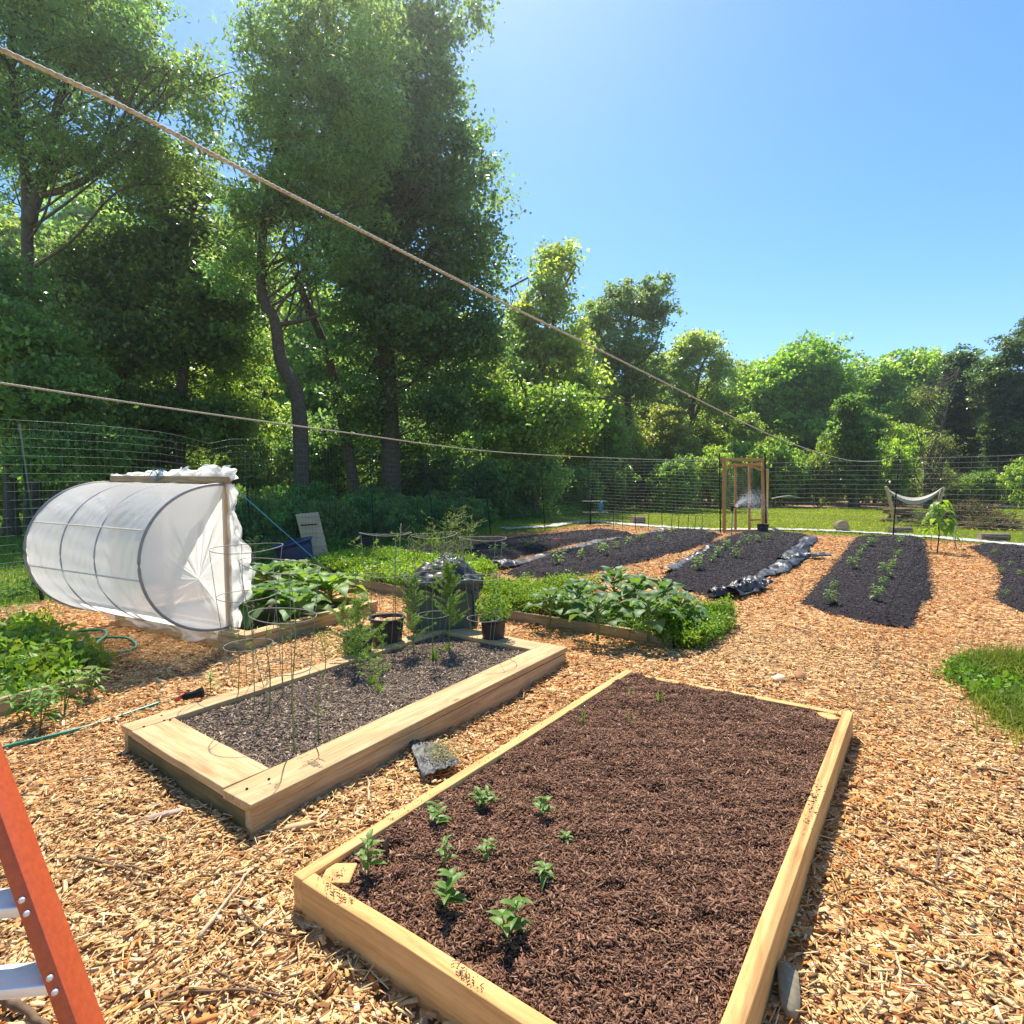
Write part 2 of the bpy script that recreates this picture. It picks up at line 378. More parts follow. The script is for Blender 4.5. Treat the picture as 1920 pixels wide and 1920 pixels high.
# ---------------------------------------------------------------- corners of the beds
HB = .13
b1A, b1B, b1C = G(548, 1638, HB), G(1175, 1255, HB), G(1599, 1334, HB)
def line_x(a, b, c, d):
    x1, y1, x2, y2 = a.x, a.y, b.x, b.y; x3, y3, x4, y4 = c.x, c.y, d.x, d.y
    den = (x1 - x2) * (y3 - y4) - (y1 - y2) * (x3 - x4)
    k1 = x1 * y2 - y1 * x2; k2 = x3 * y4 - y3 * x4
    return Vector(((k1 * (x3 - x4) - (x1 - x2) * k2) / den, (k1 * (y3 - y4) - (y1 - y2) * k2) / den, a.z))
b1D = line_x(b1A, G(985, 1920, HB), b1C, G(1399, 1920, HB))
BED1 = [b1A, b1B, b1C, b1D]
b2A, b2D, b2C = G(228, 1358, HB), G(468, 1509, HB), G(1064, 1214, HB)
BED2 = [b2A, b2A + (b2C - b2D), b2C, b2D]
c0 = Vector((-2.09, 4.35, .12)); u3 = Vector((-.888, .459, 0)); v3 = Vector((.459, .888, 0))
BED3 = [c0 + u3 * 1.85, c0 + u3 * 1.85 + v3 * 1.55, c0 + v3 * 1.55, c0]
BED4 = [Vector((-3.07, 8.2, .1)), Vector((-2.32, 9.55, .1)), Vector((-.2, 7.6, .1)), Vector((-.95, 6.25, .1))]
u5 = Vector((.82, -.57, 0)); v5 = Vector((.57, .82, 0)); e5 = Vector((1.33, 4.48, .083))
BED5 = [e5 - u5 * 2.05, e5 - u5 * 2.05 + v5 * .95, e5 + v5 * .95, e5]
e6 = Vector((-2.64, 3.49, .10)); u6 = Vector((-.52, -.85, 0)); v6 = Vector((-.85, .52, 0))
BED6 = [e6 + v6 * 1.3, e6, e6 + u6 * 1.9, e6 + u6 * 1.9 + v6 * 1.3]
gp = lambda L: [gxy(*p) for p in L]
ROW4 = gp([(1500, 1135), (1600, 1166), (1705, 1180), (1722, 1140), (1747, 1122), (1738, 1060), (1730, 1013), (1670, 1010), (1608, 1010), (1572, 1055)])
ROW5 = gp([(1820, 1027), (1872, 1060), (1880, 1098), (1862, 1125), (1990, 1175), (2150, 1130), (2010, 1042), (1900, 1028)])
ROW3 = gp([(1240, 1088), (1300, 1112), (1345, 1126), (1400, 1112), (1450, 1078), (1507, 1034), (1514, 1006), (1440, 1000), (1385, 1002), (1330, 1022), (1275, 1060)])
ROW2 = gp([(945, 1078), (975, 1087), (1065, 1087), (1130, 1070), (1250, 1042), (1330, 1018), (1350, 1003), (1290, 995), (1200, 1006), (1130, 1020), (1010, 1048)])
ROW1 = gp([(880, 1058), (930, 1064), (985, 1042), (1080, 1019), (1190, 1004), (1130, 995), (1060, 1002), (960, 1013), (870, 1030)])
ROWS = [ROW1, ROW2, ROW3, ROW4, ROW5]
# ---------------------------------------------------------------- loose chips
def chip_arrays(x, y, z, L, W, T, tilt, rs, pal, pw, bend=0):
    n = len(x); yaw = rs.uniform(0, 2 * math.pi, n); pit = rs.normal(0, tilt, n); rol = rs.normal(0, tilt * 1.3, n)
    ax = np.stack([np.cos(yaw) * np.cos(pit), np.sin(yaw) * np.cos(pit), np.sin(pit)], -1)
    up = np.stack([np.zeros(n), np.zeros(n), np.ones(n)], -1)
    ay = nrm(np.cross(up, ax)); az = np.cross(ax, ay)
    cr, sr = np.cos(rol)[:, None], np.sin(rol)[:, None]
    ay, az = ay * cr + az * sr, az * cr - ay * sr
    V = np.zeros((n, 8, 3)); k = 0
    c = np.stack([x, y, z], -1)
    for zz in (0, 1):
        for sx, sy in ((-.5, -.5), (.5, -.5), (.5, .5), (-.5, .5)):
            lx = (L * sx * rs.uniform(.7, 1, n))[:, None]; ly = (W * sy * rs.uniform(.45, 1, n))[:, None]
            V[:, k] = c + ax * lx + ay * ly + az * (T * zz)[:, None]; k += 1
    b = (np.arange(n) * 8)[:, None, None]
    F = (np.array([[4, 5, 6, 7], [0, 1, 5, 4], [1, 2, 6, 5], [2, 3, 7, 6], [3, 0, 4, 7]])[None] + b).reshape(-1, 4)
    pal = np.array(pal); col = pal[rs.choice(len(pal), n, p=np.array(pw) / np.sum(pw))] * rs.uniform(.8, 1.15, (n, 1)) * rs.normal(1, .03, (n, 3))
    return V.reshape(-1, 3), F, np.repeat(np.clip(col, 0, 1), 8, 0)
def all_xy(P_): return [(p[0], p[1]) for p in P_]
EXC = [all_xy(b) for b in (BED1, BED2, BED3, BED4, BED5, BED6)] + ROWS
PALC = [(.82, .60, .30), (.75, .50, .22), (.66, .385, .14), (.54, .285, .105), (.33, .155, .065), (.86, .68, .41)]
cand = []
for (y0, y1, dens, sc) in ((.4, 1.0, 2200, 1.2), (1.0, 2.2, 5200, 1.0), (2.2, 3.4, 4200, 1.0), (3.4, 5, 2400, 1.12), (5, 7, 1000, 1.45), (7, 10, 520, 1.9), (10, 14, 240, 2.5), (14, 19, 120, 3.2)):
    area = (y1 - y0) * 2 * (1.05 * y1 + 1.6); n = int(area * dens)
    y = rng.uniform(y0, y1, n); x = rng.uniform(-1.05 * y1 - 1.6, 1.05 * y1 + 1.6, n)
    k = (np.abs(x) < 1.02 * y + 1.6) & inpoly(x, y, GARDEN)
    for e in EXC: k &= ~inpoly(x, y, e)
    cand.append((x[k], y[k], np.full(k.sum(), sc)))
x = np.concatenate([c[0] for c in cand]); y = np.concatenate([c[1] for c in cand]); s = np.concatenate([c[2] for c in cand])
n = len(x); L = np.clip(rng.lognormal(math.log(.0155), .62, n), .005, .085) * s ** .8; W = np.clip(L * rng.uniform(.18, .6, n), .003, .016) * np.maximum(1, s ** .6)
mb = MB()
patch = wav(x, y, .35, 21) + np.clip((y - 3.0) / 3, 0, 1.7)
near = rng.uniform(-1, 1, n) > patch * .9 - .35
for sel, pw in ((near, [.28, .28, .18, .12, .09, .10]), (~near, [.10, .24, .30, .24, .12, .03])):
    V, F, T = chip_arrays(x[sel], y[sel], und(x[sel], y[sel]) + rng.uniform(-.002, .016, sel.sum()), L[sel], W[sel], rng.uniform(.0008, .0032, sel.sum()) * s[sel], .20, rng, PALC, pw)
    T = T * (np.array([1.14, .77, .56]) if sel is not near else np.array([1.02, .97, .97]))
    mb.add(V, F, T)
# thin shreds and splinters
k = rng.rand(n) < .22; nn = k.sum()
V, F, T = chip_arrays(x[k] + rng.normal(0, .02, nn), y[k] + rng.normal(0, .02, nn), und(x[k], y[k]) + rng.uniform(.006, .022, nn), rng.uniform(.03, .085, nn) * s[k] ** .7, rng.uniform(.002, .005, nn) * s[k] ** .6, np.full(nn, .002), .12, rng, PALC, [.2, .3, .2, .2, .1, .1])
mb.add(V, F, T)
tag(mb.build('wood_chips', M['chip']), 'tan and orange loose wood chips covering the garden floor', 'wood chips', kind='stuff')
print('chips', n)
# long splinters and twigs lying on the chips
def stick(pxs, r, label, m='twig', z=.012, cat='stick', name='stick'):
    pts = []
    rs = np.random.RandomState(int(pxs[0][0]))
    for a, b in zip(pxs[:-1], pxs[1:]):
        A, B = G(*a), G(*b)
        for t_ in np.linspace(0, 1, 4, endpoint=False): pts.append(A.lerp(B, t_))
    pts.append(G(*pxs[-1]))
    pts = [Vector((p.x + rs.normal(0, .002), p.y + rs.normal(0, .002), z + und(p.x, p.y) + r + rs.normal(0, .0015))) for p in pts]
    rr = np.linspace(r, r * .55, len(pts)); o = MB().tube(pts, rr, 6).build(name, M[m], loc=pts[0], smooth=True)
    return tag(o, label, cat, 'sticks and splinters on the wood chips')
stick([(148, 1618), (215, 1632), (272, 1660)], .006, 'forked brown twig on the chips just right of the orange ladder')
stick([(200, 1628), (250, 1638), (300, 1652)], .004, 'thin pale twig crossing the forked one near the ladder')
stick([(375, 1775), (420, 1715), (470, 1650)], .007, 'long straight pale splinter on the chips left of the bed corner', 'plywood')
stick([(560, 1775), (480, 1760), (430, 1690), (440, 1650)], .003, 'thin curved twig beside the near bed corner')
stick([(262, 1910), (330, 1880), (470, 1870), (560, 1905)], .004, 'long bowed dark twig at the bottom edge of the chips')
stick([(0, 1880), (45, 1900), (90, 1935)], .013, 'thick brown branch lying under the lower ladder rungs')
stick([(405, 1835), (445, 1860), (520, 1880), (560, 1882)], .0035, 'fine dark twig between ladder foot and raised bed')
stick([(690, 1520), (692, 1480), (688, 1465)], .006, 'pale upright splinter between the two near beds', 'plywood')
stick([(1655, 1625), (1735, 1660), (1790, 1690)], .004, 'thin grey twig on the chips right of the near bed')
stick([(1400, 1290), (1450, 1300)], .006, 'short dark stick beyond the far end of the near bed')
stick([(1520, 1190), (1490, 1180), (1488, 1160)], .008, 'pale splinter at the corner of the black mulch row', 'plywood')
stick([(1755, 1640), (1762, 1600), (1750, 1570)], .005, 'dark bent twig standing out among chips at the right')
stick([(1830, 1450), (1900, 1462)], .005, 'orange brown stick on the chips near the right edge')
stick([(800, 1395), (840, 1375), (870, 1330)], .006, 'reddish stick beside the dark cloth scrap')
stick([(380, 1235), (430, 1252)], .006, 'dark stick in the shade of the plastic tunnel')
stick([(1010, 1170), (962, 1175)], .008, 'rust brown stick against the leafy bed board')
# bark flakes
def slab(px, py, L, W, T, rz, label, col, name='bark_piece', tilt=.1, z=.012):
    g_ = G(px, py); mb = MB(); rs = np.random.RandomState(px)
    th = np.linspace(0, 2 * math.pi, 11, endpoint=False); rr = rs.uniform(.8, 1.1, 11)
    q = np.stack([np.sign(np.cos(th)) * np.abs(np.cos(th)) ** .6 * L / 2 * rr, np.sign(np.sin(th)) * np.abs(np.sin(th)) ** .8 * W / 2 * rr], -1)
    V = np.concatenate([np.c_[q, np.sin(q[:, 0] / L * 3) * .008], np.c_[q * .93, np.sin(q[:, 0] / L * 3) * .008 + T]])
    F = [[[i, (i + 1) % 11, 11 + (i + 1) % 11, 11 + i] for i in range(11)], [list(range(11, 22))], [list(range(10, -1, -1))]]
    mb.add(V, F, col); o = mb.build(name, M['chip']); o.location = (g_.x, g_.y, z + und(g_.x, g_.y)); o.rotation_euler = (tilt, 0, rz)
    return tag(o, label, 'bark piece', 'flat pieces of wood and bark on the chips')
slab(305, 1532, .17, .035, .008, .25, 'long grey bark flake on the chips left of the greyer raised bed', (.45, .33, .27))
slab(1476, 1868, .15, .055, .02, 1.25, 'pale grey wood chunk in the shadow of the near bed at its right side', (.36, .30, .20), 'wood_chunk', .25)
slab(1488, 1640, .10, .04, .012, .5, 'small green-grey chunk in the shade beside the near bed board', (.45, .43, .30), 'wood_chunk')
slab(980, 1555, .12, .03, .01, .9, 'tan flake beside the front corner of the grey mulch bed', (.60, .42, .24)) if False else None
slab(560, 1562, .13, .032, .01, .1, 'long tan chip against the corner of the bed with wide cap boards', (.62, .42, .22))
slab(1100, 1280, .09, .05, .01, 1, 'pale flat chip beyond the brown mulch bed', (.78, .62, .42)) if False else None
slab(1500, 1275, .10, .07, .01, 1, 'rusty brown flat chunk behind the brown mulch bed', (.36, .17, .08))
slab(1460, 1278, .09, .07, .01, .3, 'cream flat chunk behind the brown mulch bed', (.80, .66, .46))
slab(1130, 1182, .09, .05, .02, .3, 'dark brown chunk near the leafy bed board', (.25, .12, .06)) if False else None
slab(985, 1176, .07, .05, .02, .3, 'brown wood chunk beside the right nursery pot', (.35, .17, .08))
slab(1815, 1190, .1, .05, .01, 0, 'reddish flat chunk at the edge of the last black row', (.45, .22, .10)) if False else None
# ---------------------------------------------------------------- raised beds
def bed_surface(name, quad, m, z, amp, parent, inset=.03, nx=110, ny=70, seed=1, dome=0):
    a, b, c, d = [Vector((q[0], q[1], 0)) for q in quad]; ctr = (a + b + c + d) / 4
    a, b, c, d = [ctr + (q - ctr) * (1 - inset / (q - ctr).length * 1.4) for q in (a, b, c, d)]
    u = np.linspace(0, 1, nx)[:, None, None]; v = np.linspace(0, 1, ny)[None, :, None]
    A, B, C_, D = [np.array(q) for q in (a, b, c, d)]
    X = (A * (1 - u) + B * u) * (1 - v) + (D * (1 - u) + C_ * u) * v
    zz = hf(X[..., 0], X[..., 1], z, amp, seed) + dome * (np.sin(u[..., 0] * math.pi) * np.sin(v[..., 0] * math.pi))
    X[..., 2] = zz
    return MB().sheet(X).build(name, m, parent, smooth=True, loc=None), (A, B, C_, D)
def hf(x, y, z, amp, seed): return z + amp * (.6 * wav(x, y, 1.1, seed) + .5 * wav(x, y, 3.2, seed + 1) + .35 * wav(x, y, 8, seed + 2))
def shreds(quad, n, hfun, L, W, T, tilt, pal, pw, seed, inset=.97, lift=(-.002, .008)):
    rs = np.random.RandomState(seed); A, B, C_, D = [np.array([q[0], q[1]]) for q in quad]
    u = rs.rand(n)[:, None] * inset + (1 - inset) / 2; v = rs.rand(n)[:, None] * inset + (1 - inset) / 2
    q = (A * (1 - u) + B * u) * (1 - v) + (D * (1 - u) + C_ * u) * v
    L_ = np.clip(rs.lognormal(math.log(L), .45, n), L * .4, L * 3.2)
    return chip_arrays(q[:, 0], q[:, 1], hfun(q[:, 0], q[:, 1]) + rs.uniform(lift[0], lift[1], n), L_, L_ * rs.uniform(.1, .3, n) * W, np.full(n, T), tilt, rs, pal, pw)
def off(q, k):    # polygon moved inwards by k
    q = [Vector((p[0], p[1], 0)) for p in q]; n = len(q); outl = []
    ctr = sum(q, Vector()) / n
    L_ = []
    for i in range(n):
        a, b = q[i], q[(i + 1) % n]; d = (b - a).normalized(); nn = Vector((-d.y, d.x, 0))
        if nn.dot(ctr - a) < 0: nn = -nn
        L_.append((a + nn * k, b + nn * k))
    for i in range(n):
        outl.append(line_x(L_[i - 1][0], L_[i - 1][1], L_[i][0], L_[i][1]))
    return outl
def Z(v, z): return Vector((v[0], v[1], z))
PALB = [(.19, .090, .050), (.26, .125, .070), (.34, .18, .105), (.08, .036, .022), (.42, .25, .16)]
PALG = [(.22, .155, .105), (.31, .23, .165), (.13, .08, .055), (.42, .33, .25), (.07, .045, .03), (.58, .44, .28)]
PALK = [(.040, .034, .038), (.062, .054, .060), (.022, .018, .020), (.10, .088, .092)]
# --- near bed, new pine boards, brown mulch
T1 = .045
bed = thing('raised_bed', 'near raised bed of bright new pine boards filled with dark brown mulch', 'raised bed', (0, 0, 0), 0, 'raised garden beds')
A, B, Cc, D = BED1; ins = off(BED1, T1 / 2)
dAB = (B - A).normalized(); dBC = (Cc - B).normalized(); dAD = (D - A).normalized(); dDC = (Cc - D).normalized()
zc = HB / 2 - .04; hh = HB + .08
I = [Z(v, zc) for v in ins]
for nm, a, b, h_ in (('side_board', I[0] - dAB * T1 / 2, I[1] + dAB * T1 / 2, 0), ('side_board', I[3] - dDC * T1 / 2, I[2] + dDC * T1 / 2, .002),
                    ('end_board', I[0] + dAD * (T1 / 2 + .001), I[3] - dAD * (T1 / 2 + .001), -.003), ('end_board', I[1] + dBC * (T1 / 2 + .001), I[2] - dBC * (T1 / 2 + .001), -.012)):
    o = plank(nm, a + Vector((0, 0, h_)), b + Vector((0, 0, h_)), T1, hh, M['pine'], bed, .004, warp=.0012)
cb = off(BED1, T1 + .048)
for i in (0, 2, 3):
    plank('corner_block', Z(cb[i], -.05), Z(cb[i], HB - .012), .088, .088, M['pine'], bed, .003)
h1 = lambda x, y: hf(x, y, HB - .020, .020, 31) - .035 * np.clip(wav(x, y, 4.5, 77) - .75, 0, 1) + .012 * np.clip((y - 2.6), 0, 1) - .012 * np.exp(-(((x - cb[0].x) ** 2 + (y - cb[0].y) ** 2) / .02))
inn = off(BED1, T1)
def surf(name, quad, m, hfun, parent, nx=150, ny=90, over=.01):
    A_, B_, C_, D_ = [np.array([q[0], q[1], 0]) for q in off(quad, -over)]
    u = np.linspace(0, 1, nx)[:, None, None]; v = np.linspace(0, 1, ny)[None, :, None]
    X = (A_ * (1 - u) + B_ * u) * (1 - v) + (D_ * (1 - u) + C_ * u) * v
    X[..., 2] = hfun(X[..., 0], X[..., 1]); return MB().sheet(X), X
s_, _ = surf('mulch', inn, None, h1, None, over=-.001)
V, F, T = shreds(inn, 130000, h1, .0125, 1.0, .0018, .33, PALB, [.3, .3, .2, .14, .06], 5, .995, (-.003, .009)); s_2 = MB().add(V, F, T)
o1 = s_.build('mulch', M['soil_brown'], bed, smooth=True)
ms_ = s_2.build('mulch_shreds', M['mulch'], o1); ms_['kind'] = 'stuff'
# crumbs of mulch on the board tops
rs = np.random.RandomState(2)
mb = MB()
for a, b, n_ in ((I[0], I[3], 1500), (I[3], I[2], 1300), (I[0], I[1], 350), (I[1], I[2], 900)):
    t_ = rs.rand(n_); x_ = a.x + (b.x - a.x) * t_ + rs.normal(0, .011, n_); y_ = a.y + (b.y - a.y) * t_ + rs.normal(0, .011, n_)
    cl = wav(x_, y_, 2.2, 8) + .5 * wav(x_, y_, 7, 9) > rs.uniform(.1, 1.6, n_); x_, y_ = x_[cl], y_[cl]
    V, F, T = chip_arrays(x_, y_, np.full(len(x_), HB + .001), rs.lognormal(math.log(.0055), .6, len(x_)), rs.uniform(.0015, .004, len(x_)), rs.uniform(.0008, .003, len(x_)), .25, rs, PALB, [.3, .3, .2, .14, .06])
    mb.add(V, F, T)
o = mb.build('mulch_crumbs', M['mulch'], bed); o['kind'] = 'stuff'
# --- bed with wide caps
bed2 = thing('raised_bed', 'raised bed with wide weathered cap boards, grey mulch and asparagus', 'raised bed', (0, 0, 0), 0, 'raised garden beds')
CW = .19; CT = .036
q0 = off(BED2, CW / 2); qi = off(BED2, CW); A, B, Cc, D = [Vector((v.x, v.y, 0)) for v in BED2]
dl = (Cc - D).normalized(); ds = (D - A).normalized()
zt = HB - CT / 2
plank('cap_board', Z(q0[3], zt) - dl * CW / 2, Z(q0[2], zt) + dl * CW / 2, CW, CT, M['treated'], bed2, .004, warp=.001, seed=1)
plank('cap_board', Z(q0[0], zt - .001) - dl * CW / 2, Z(q0[1], zt - .001) + dl * CW / 2, CW * .62, CT, M['treated'], bed2, .004, off=(-ds * CW * .19), warp=.001, seed=2)
plank('cap_board', Z(q0[0], zt - .002) - ds * (-CW * .13), Z(q0[3], zt - .002) - ds * (CW / 2 + .002), CW, CT, M['treated'], bed2, .004, warp=.001, seed=3)
plank('cap_board', Z(q0[1], zt - .002) + ds * (CW * .13), Z(q0[2], zt - .002) - ds * (CW / 2 + .002), CW, CT, M['treated'], bed2, .004, warp=.001, seed=4)
for k_, (i_, f_) in enumerate([(0, .03), (0, .9), (3, .02), (3, .98), (2, .03)]):
    a_, b_ = q0[i_], q0[(i_ + 1) % 4]; p_ = a_.lerp(b_, f_)
    for s_ in (-1, 1):
        nn_ = Vector((-(b_ - a_).normalized().y, (b_ - a_).normalized().x, 0)) * .045 * s_
        MB().lathe([(.001, .0), (.0055, 0), (.0055, .0022), (.001, .0022)], (0, 0, 0), 8).build('screw', M['blackpost'], bed2).location = Z(p_ + nn_ + Vector((.004 * k_, 0, 0)) * .5, HB - .0008)
qo = off(BED2, .028); zs = (HB - CT - .007) / 2 - .04; hs = HB - CT - .007 + .08
e_ = .020
plank('side_board', Z(qo[3], zs) - dl * e_, Z(qo[2], zs) + dl * e_, .04, hs, M['treated'], bed2, .003, seed=5)
plank('side_board', Z(qo[0], zs) - dl * e_, Z(qo[1], zs) + dl * e_, .04, hs, M['treated'], bed2, .003, seed=6)
plank('end_board', Z(qo[0], zs) + ds * e_, Z(qo[3], zs) - ds * e_, .04, hs - .002, M['mossy'], bed2, .003, seed=7)
plank('end_board', Z(qo[1], zs) + ds * e_, Z(qo[2], zs) - ds * e_, .04, hs - .002, M['treated'], bed2, .003, seed=8)
h2 = lambda x, y: hf(x, y, HB - .035, .008, 41)
qs = off(BED2, .06)
s_, _ = surf('mulch', qs, None, h2, None); o2 = s_.build('mulch', M['soil_grey'], bed2, smooth=True)
V, F, T = shreds(qs, 55000, h2, .015, 1.0, .002, .3, PALG, [.25, .28, .16, .15, .08, .06], 6, .99); o = MB().add(V, F, T).build('mulch_shreds', M['mulch'], o2); o['kind'] = 'stuff'
# --- bed below the plastic tunnel
bed3 = thing('raised_bed', 'raised bed under the plastic tunnel with big cabbages at its open end', 'raised bed', (0, 0, 0), 0, 'raised garden beds')
def capped(bd, Q, z, cw, ct, mt, sides=(0, 1, 2, 3), cap=True, thick=.04):
    q0 = off(Q, cw / 2); qo = off(Q, .028 if cap else thick / 2)
    for i in sides:
        j = (i + 1) % 4; d = (q0[j] - q0[i]).normalized(); ev = i % 2 == 0; k = 1 if ev else -1
        if cap: plank('cap_board', Z(q0[i], z - ct / 2 - (.0 if ev else .002)) - d * k * (cw / 2 + (0 if ev else .002)), Z(q0[j], z - ct / 2 - (.0 if ev else .002)) + d * k * (cw / 2 + (0 if ev else .002)), cw, ct, M[mt], bd, .004, warp=.001, seed=i)
        top = z - ct - .003 if cap else z - (0 if ev else .003)
        plank('side_board' if ev else 'end_board', Z(qo[i], top / 2 - .04) - d * k * (thick / 2), Z(qo[j], top / 2 - .04) + d * k * (thick / 2 - (0 if ev else 0)), thick, top + .08, M[mt], bd, .003, seed=i + 9)
capped(bed3, BED3, .12, .12, .034, 'treated')
h3 = lambda x, y: hf(x, y, .075, .008, 51)
surf('m', off(BED3, .05), None, h3, None, 40, 40)[0].build('mulch', M['soil_grey'], bed3, smooth=True)
bed4 = thing('raised_bed', 'raised bed of low greens behind the grey-green tote', 'raised bed', (0, 0, 0), 0, 'raised garden beds')
capped(bed4, BED4, .11, .04, .03, 'oldboard', cap=False)
h4 = lambda x, y: hf(x, y, .07, .008, 52)
surf('m', off(BED4, .04), None, h4, None, 40, 40)[0].build('mulch', M['soil_grey'], bed4, smooth=True)
bed5 = thing('raised_bed', 'raised bed of dark collards in front of the black mulch rows', 'raised bed', (0, 0, 0), 0, 'raised garden beds')
capped(bed5, BED5, .085, .04, .03, 'oldboard', sides=(0, 3, 1), cap=False)
h5 = lambda x, y: hf(x, y, .05, .01, 53)
surf('m', off(BED5, .02), None, h5, None, 40, 40)[0].build('mulch', M['soil_brown'], bed5, smooth=True)
bed6 = thing('raised_bed', 'shaded old raised bed of weeds by the green hose', 'raised bed', (0, 0, 0), 0, 'raised garden beds')
capped(bed6, BED6, .10, .04, .03, 'oldboard', sides=(0, 1), cap=False)
plank('corner_post', Z(e6 + v6 * .06, -.05), Z(e6 + v6 * .06, .14), .06, .06, M['mossy'], bed6)
h6 = lambda x, y: hf(x, y, .06, .012, 54)
surf('m', off(BED6, .02), None, h6, None, 40, 40)[0].build('mulch', M['soil_grey'], bed6, smooth=True)
# ---------------------------------------------------------------- black mulch rows
def pdist(x, y, poly):
    d = np.full(x.shape, 1e9)
    for i in range(len(poly)):
        x1, y1 = poly[i]; x2, y2 = poly[(i + 1) % len(poly)]
        t_ = np.clip(((x - x1) * (x2 - x1) + (y - y1) * (y2 - y1)) / ((x2 - x1) ** 2 + (y2 - y1) ** 2), 0, 1)
        d = np.minimum(d, np.hypot(x - x1 - t_ * (x2 - x1), y - y1 - t_ * (y2 - y1)))
    return d
def rowh(poly, sd):
    return lambda x, y: np.minimum(.085, pdist(x, y, poly) * .45) * 1.0 + .012 * wav(x, y, 1.2, sd) + .010 * wav(x, y, 3.5, sd + 1) + .004
RL = ['black mulch row running beside the left fence under the trees', 'black mulch row of tomatoes with crumpled sheeting on its left side', 'black mulch row in front of the gate with the sprinkler in it',
      'black mulch row right of the crumpled sheeting with two files of seedlings', 'black mulch row at the right edge of the garden']
RH = []
for i, pl in enumerate(ROWS):
    hfn = rowh(pl, 60 + i); RH.append(hfn)
    o = poly_sheet('mulch_row', pl, M['soil_black'], .05, hfn); tag(o, RL[i], 'mulch row', 'black mulch rows')
    bx = [p[0] for p in pl]; by = [p[1] for p in pl]; ar = (max(bx) - min(bx)) * (max(by) - min(by)); yy = np.mean(by)
    dens = 2600 * (7 / yy) ** 2; n_ = int(min(ar * dens, 90000)); rs = np.random.RandomState(i)
    x_ = rs.uniform(min(bx) - .1, max(bx) + .1, n_); y_ = rs.uniform(min(by) - .1, max(by) + .1, n_)
    din = pdist(x_, y_, pl); k = inpoly(x_, y_, pl) | (din < rs.exponential(.03, n_)); x_, y_ = x_[k], y_[k]
    sc = (y_ / 7) ** .8; z_ = np.where(inpoly(x_, y_, pl), hfn(x_, y_), .02)
    V, F, T = chip_arrays(x_, y_, z_ + rs.uniform(-.003, .012, len(x_)), rs.lognormal(math.log(.028), .4, len(x_)) * sc, rs.uniform(.004, .011, len(x_)) * sc, .003 * sc, .3, rs, PALK, [.35, .3, .2, .15])
    m_ = MB().add(V, F, T).build('mulch_shreds', M['mulch'], o); m_['kind'] = 'stuff'
# ---------------------------------------------------------------- trees
def leaf_arrays(Pc, L, W, up, rs, flat=.12):
    n = len(Pc); nr = nrm(rs.normal(0, 1, (n, 3)) + np.array([0, 0, up])); d = rs.normal(0, 1, (n, 3)); d[:, 2] -= .4
    d = nrm(d - nr * np.sum(d * nr, 1, keepdims=True)); b = np.cross(nr, d)
    L = np.broadcast_to(L, (n,))[:, None] * rs.uniform(.7, 1.25, (n, 1)); W = np.broadcast_to(W, (n,))[:, None] * rs.uniform(.7, 1.25, (n, 1))
    V = np.stack([Pc - d * L * .5, Pc - d * L * .05 + b * W * .5 + nr * W * flat, Pc + d * L * .5, Pc - d * L * .05 - b * W * .5 + nr * W * flat], 1)
    F = np.arange(n * 4).reshape(n, 4)
    return V.reshape(-1, 3), F
def lumps(dirs, seed):
    rs = np.random.RandomState(seed); o = 0
    for k in range(9):
        a = nrm(rs.normal(0, 1, 3)); o = o + np.cos(np.dot(dirs, a) * rs.uniform(3, 8) + rs.uniform(0, 6))
    return o / 9.0
def crown(blobs, ncl, per, L, W, clr, seed, up=.8, tint=(1, 1, 1), tv=.22, shell=.45, hue=.10):
    shell = shell * .6
    """leaf clusters spread through ellipsoids; returns MB and the cluster centres"""
    rs = np.random.RandomState(seed); bl = np.array(blobs, float)
    vol = (bl[:, 3] * bl[:, 4] * bl[:, 5]) ** .8; k = rs.choice(len(bl), ncl, p=vol / vol.sum())
    d = nrm(rs.normal(0, 1, (ncl, 3))); r = shell + (1 - shell) * rs.rand(ncl) ** .6
    r = r * (.84 + .85 * lumps(d + k[:, None] * .7, seed))
    Cn = bl[k, :3] + d * r[:, None] * bl[k, 3:6]
    Cn[:, 2] = np.maximum(Cn[:, 2], .3)
    c = np.repeat(Cn, per, 0); s_ = np.repeat(rs.uniform(.6, 1.3, ncl), per)[:, None]
    offs = rs.normal(0, 1, (ncl * per, 3)) * np.array([1, 1, .5]) * clr * s_ * .5
    # each cluster is a drooping spray, not a ball
    ax = np.repeat(nrm(rs.normal(0, 1, (ncl, 3)) * np.array([1, 1, .3])), per, 0); t_ = rs.uniform(-1, 1, (ncl * per, 1))
    offs = offs * .75 + ax * t_ * clr * s_ * .8 - np.array([0, 0, 1]) * (t_ ** 2) * clr * .25
    V, F = leaf_arrays(c + offs, L * 1.12, W * 1.12, up, rs)
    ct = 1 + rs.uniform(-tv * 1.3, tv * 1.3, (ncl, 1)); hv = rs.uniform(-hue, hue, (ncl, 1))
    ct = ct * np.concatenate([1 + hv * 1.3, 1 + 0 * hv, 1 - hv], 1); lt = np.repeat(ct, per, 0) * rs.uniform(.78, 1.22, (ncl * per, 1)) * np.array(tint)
    return MB().add(V, F, np.repeat(lt, 4, 0)), Cn
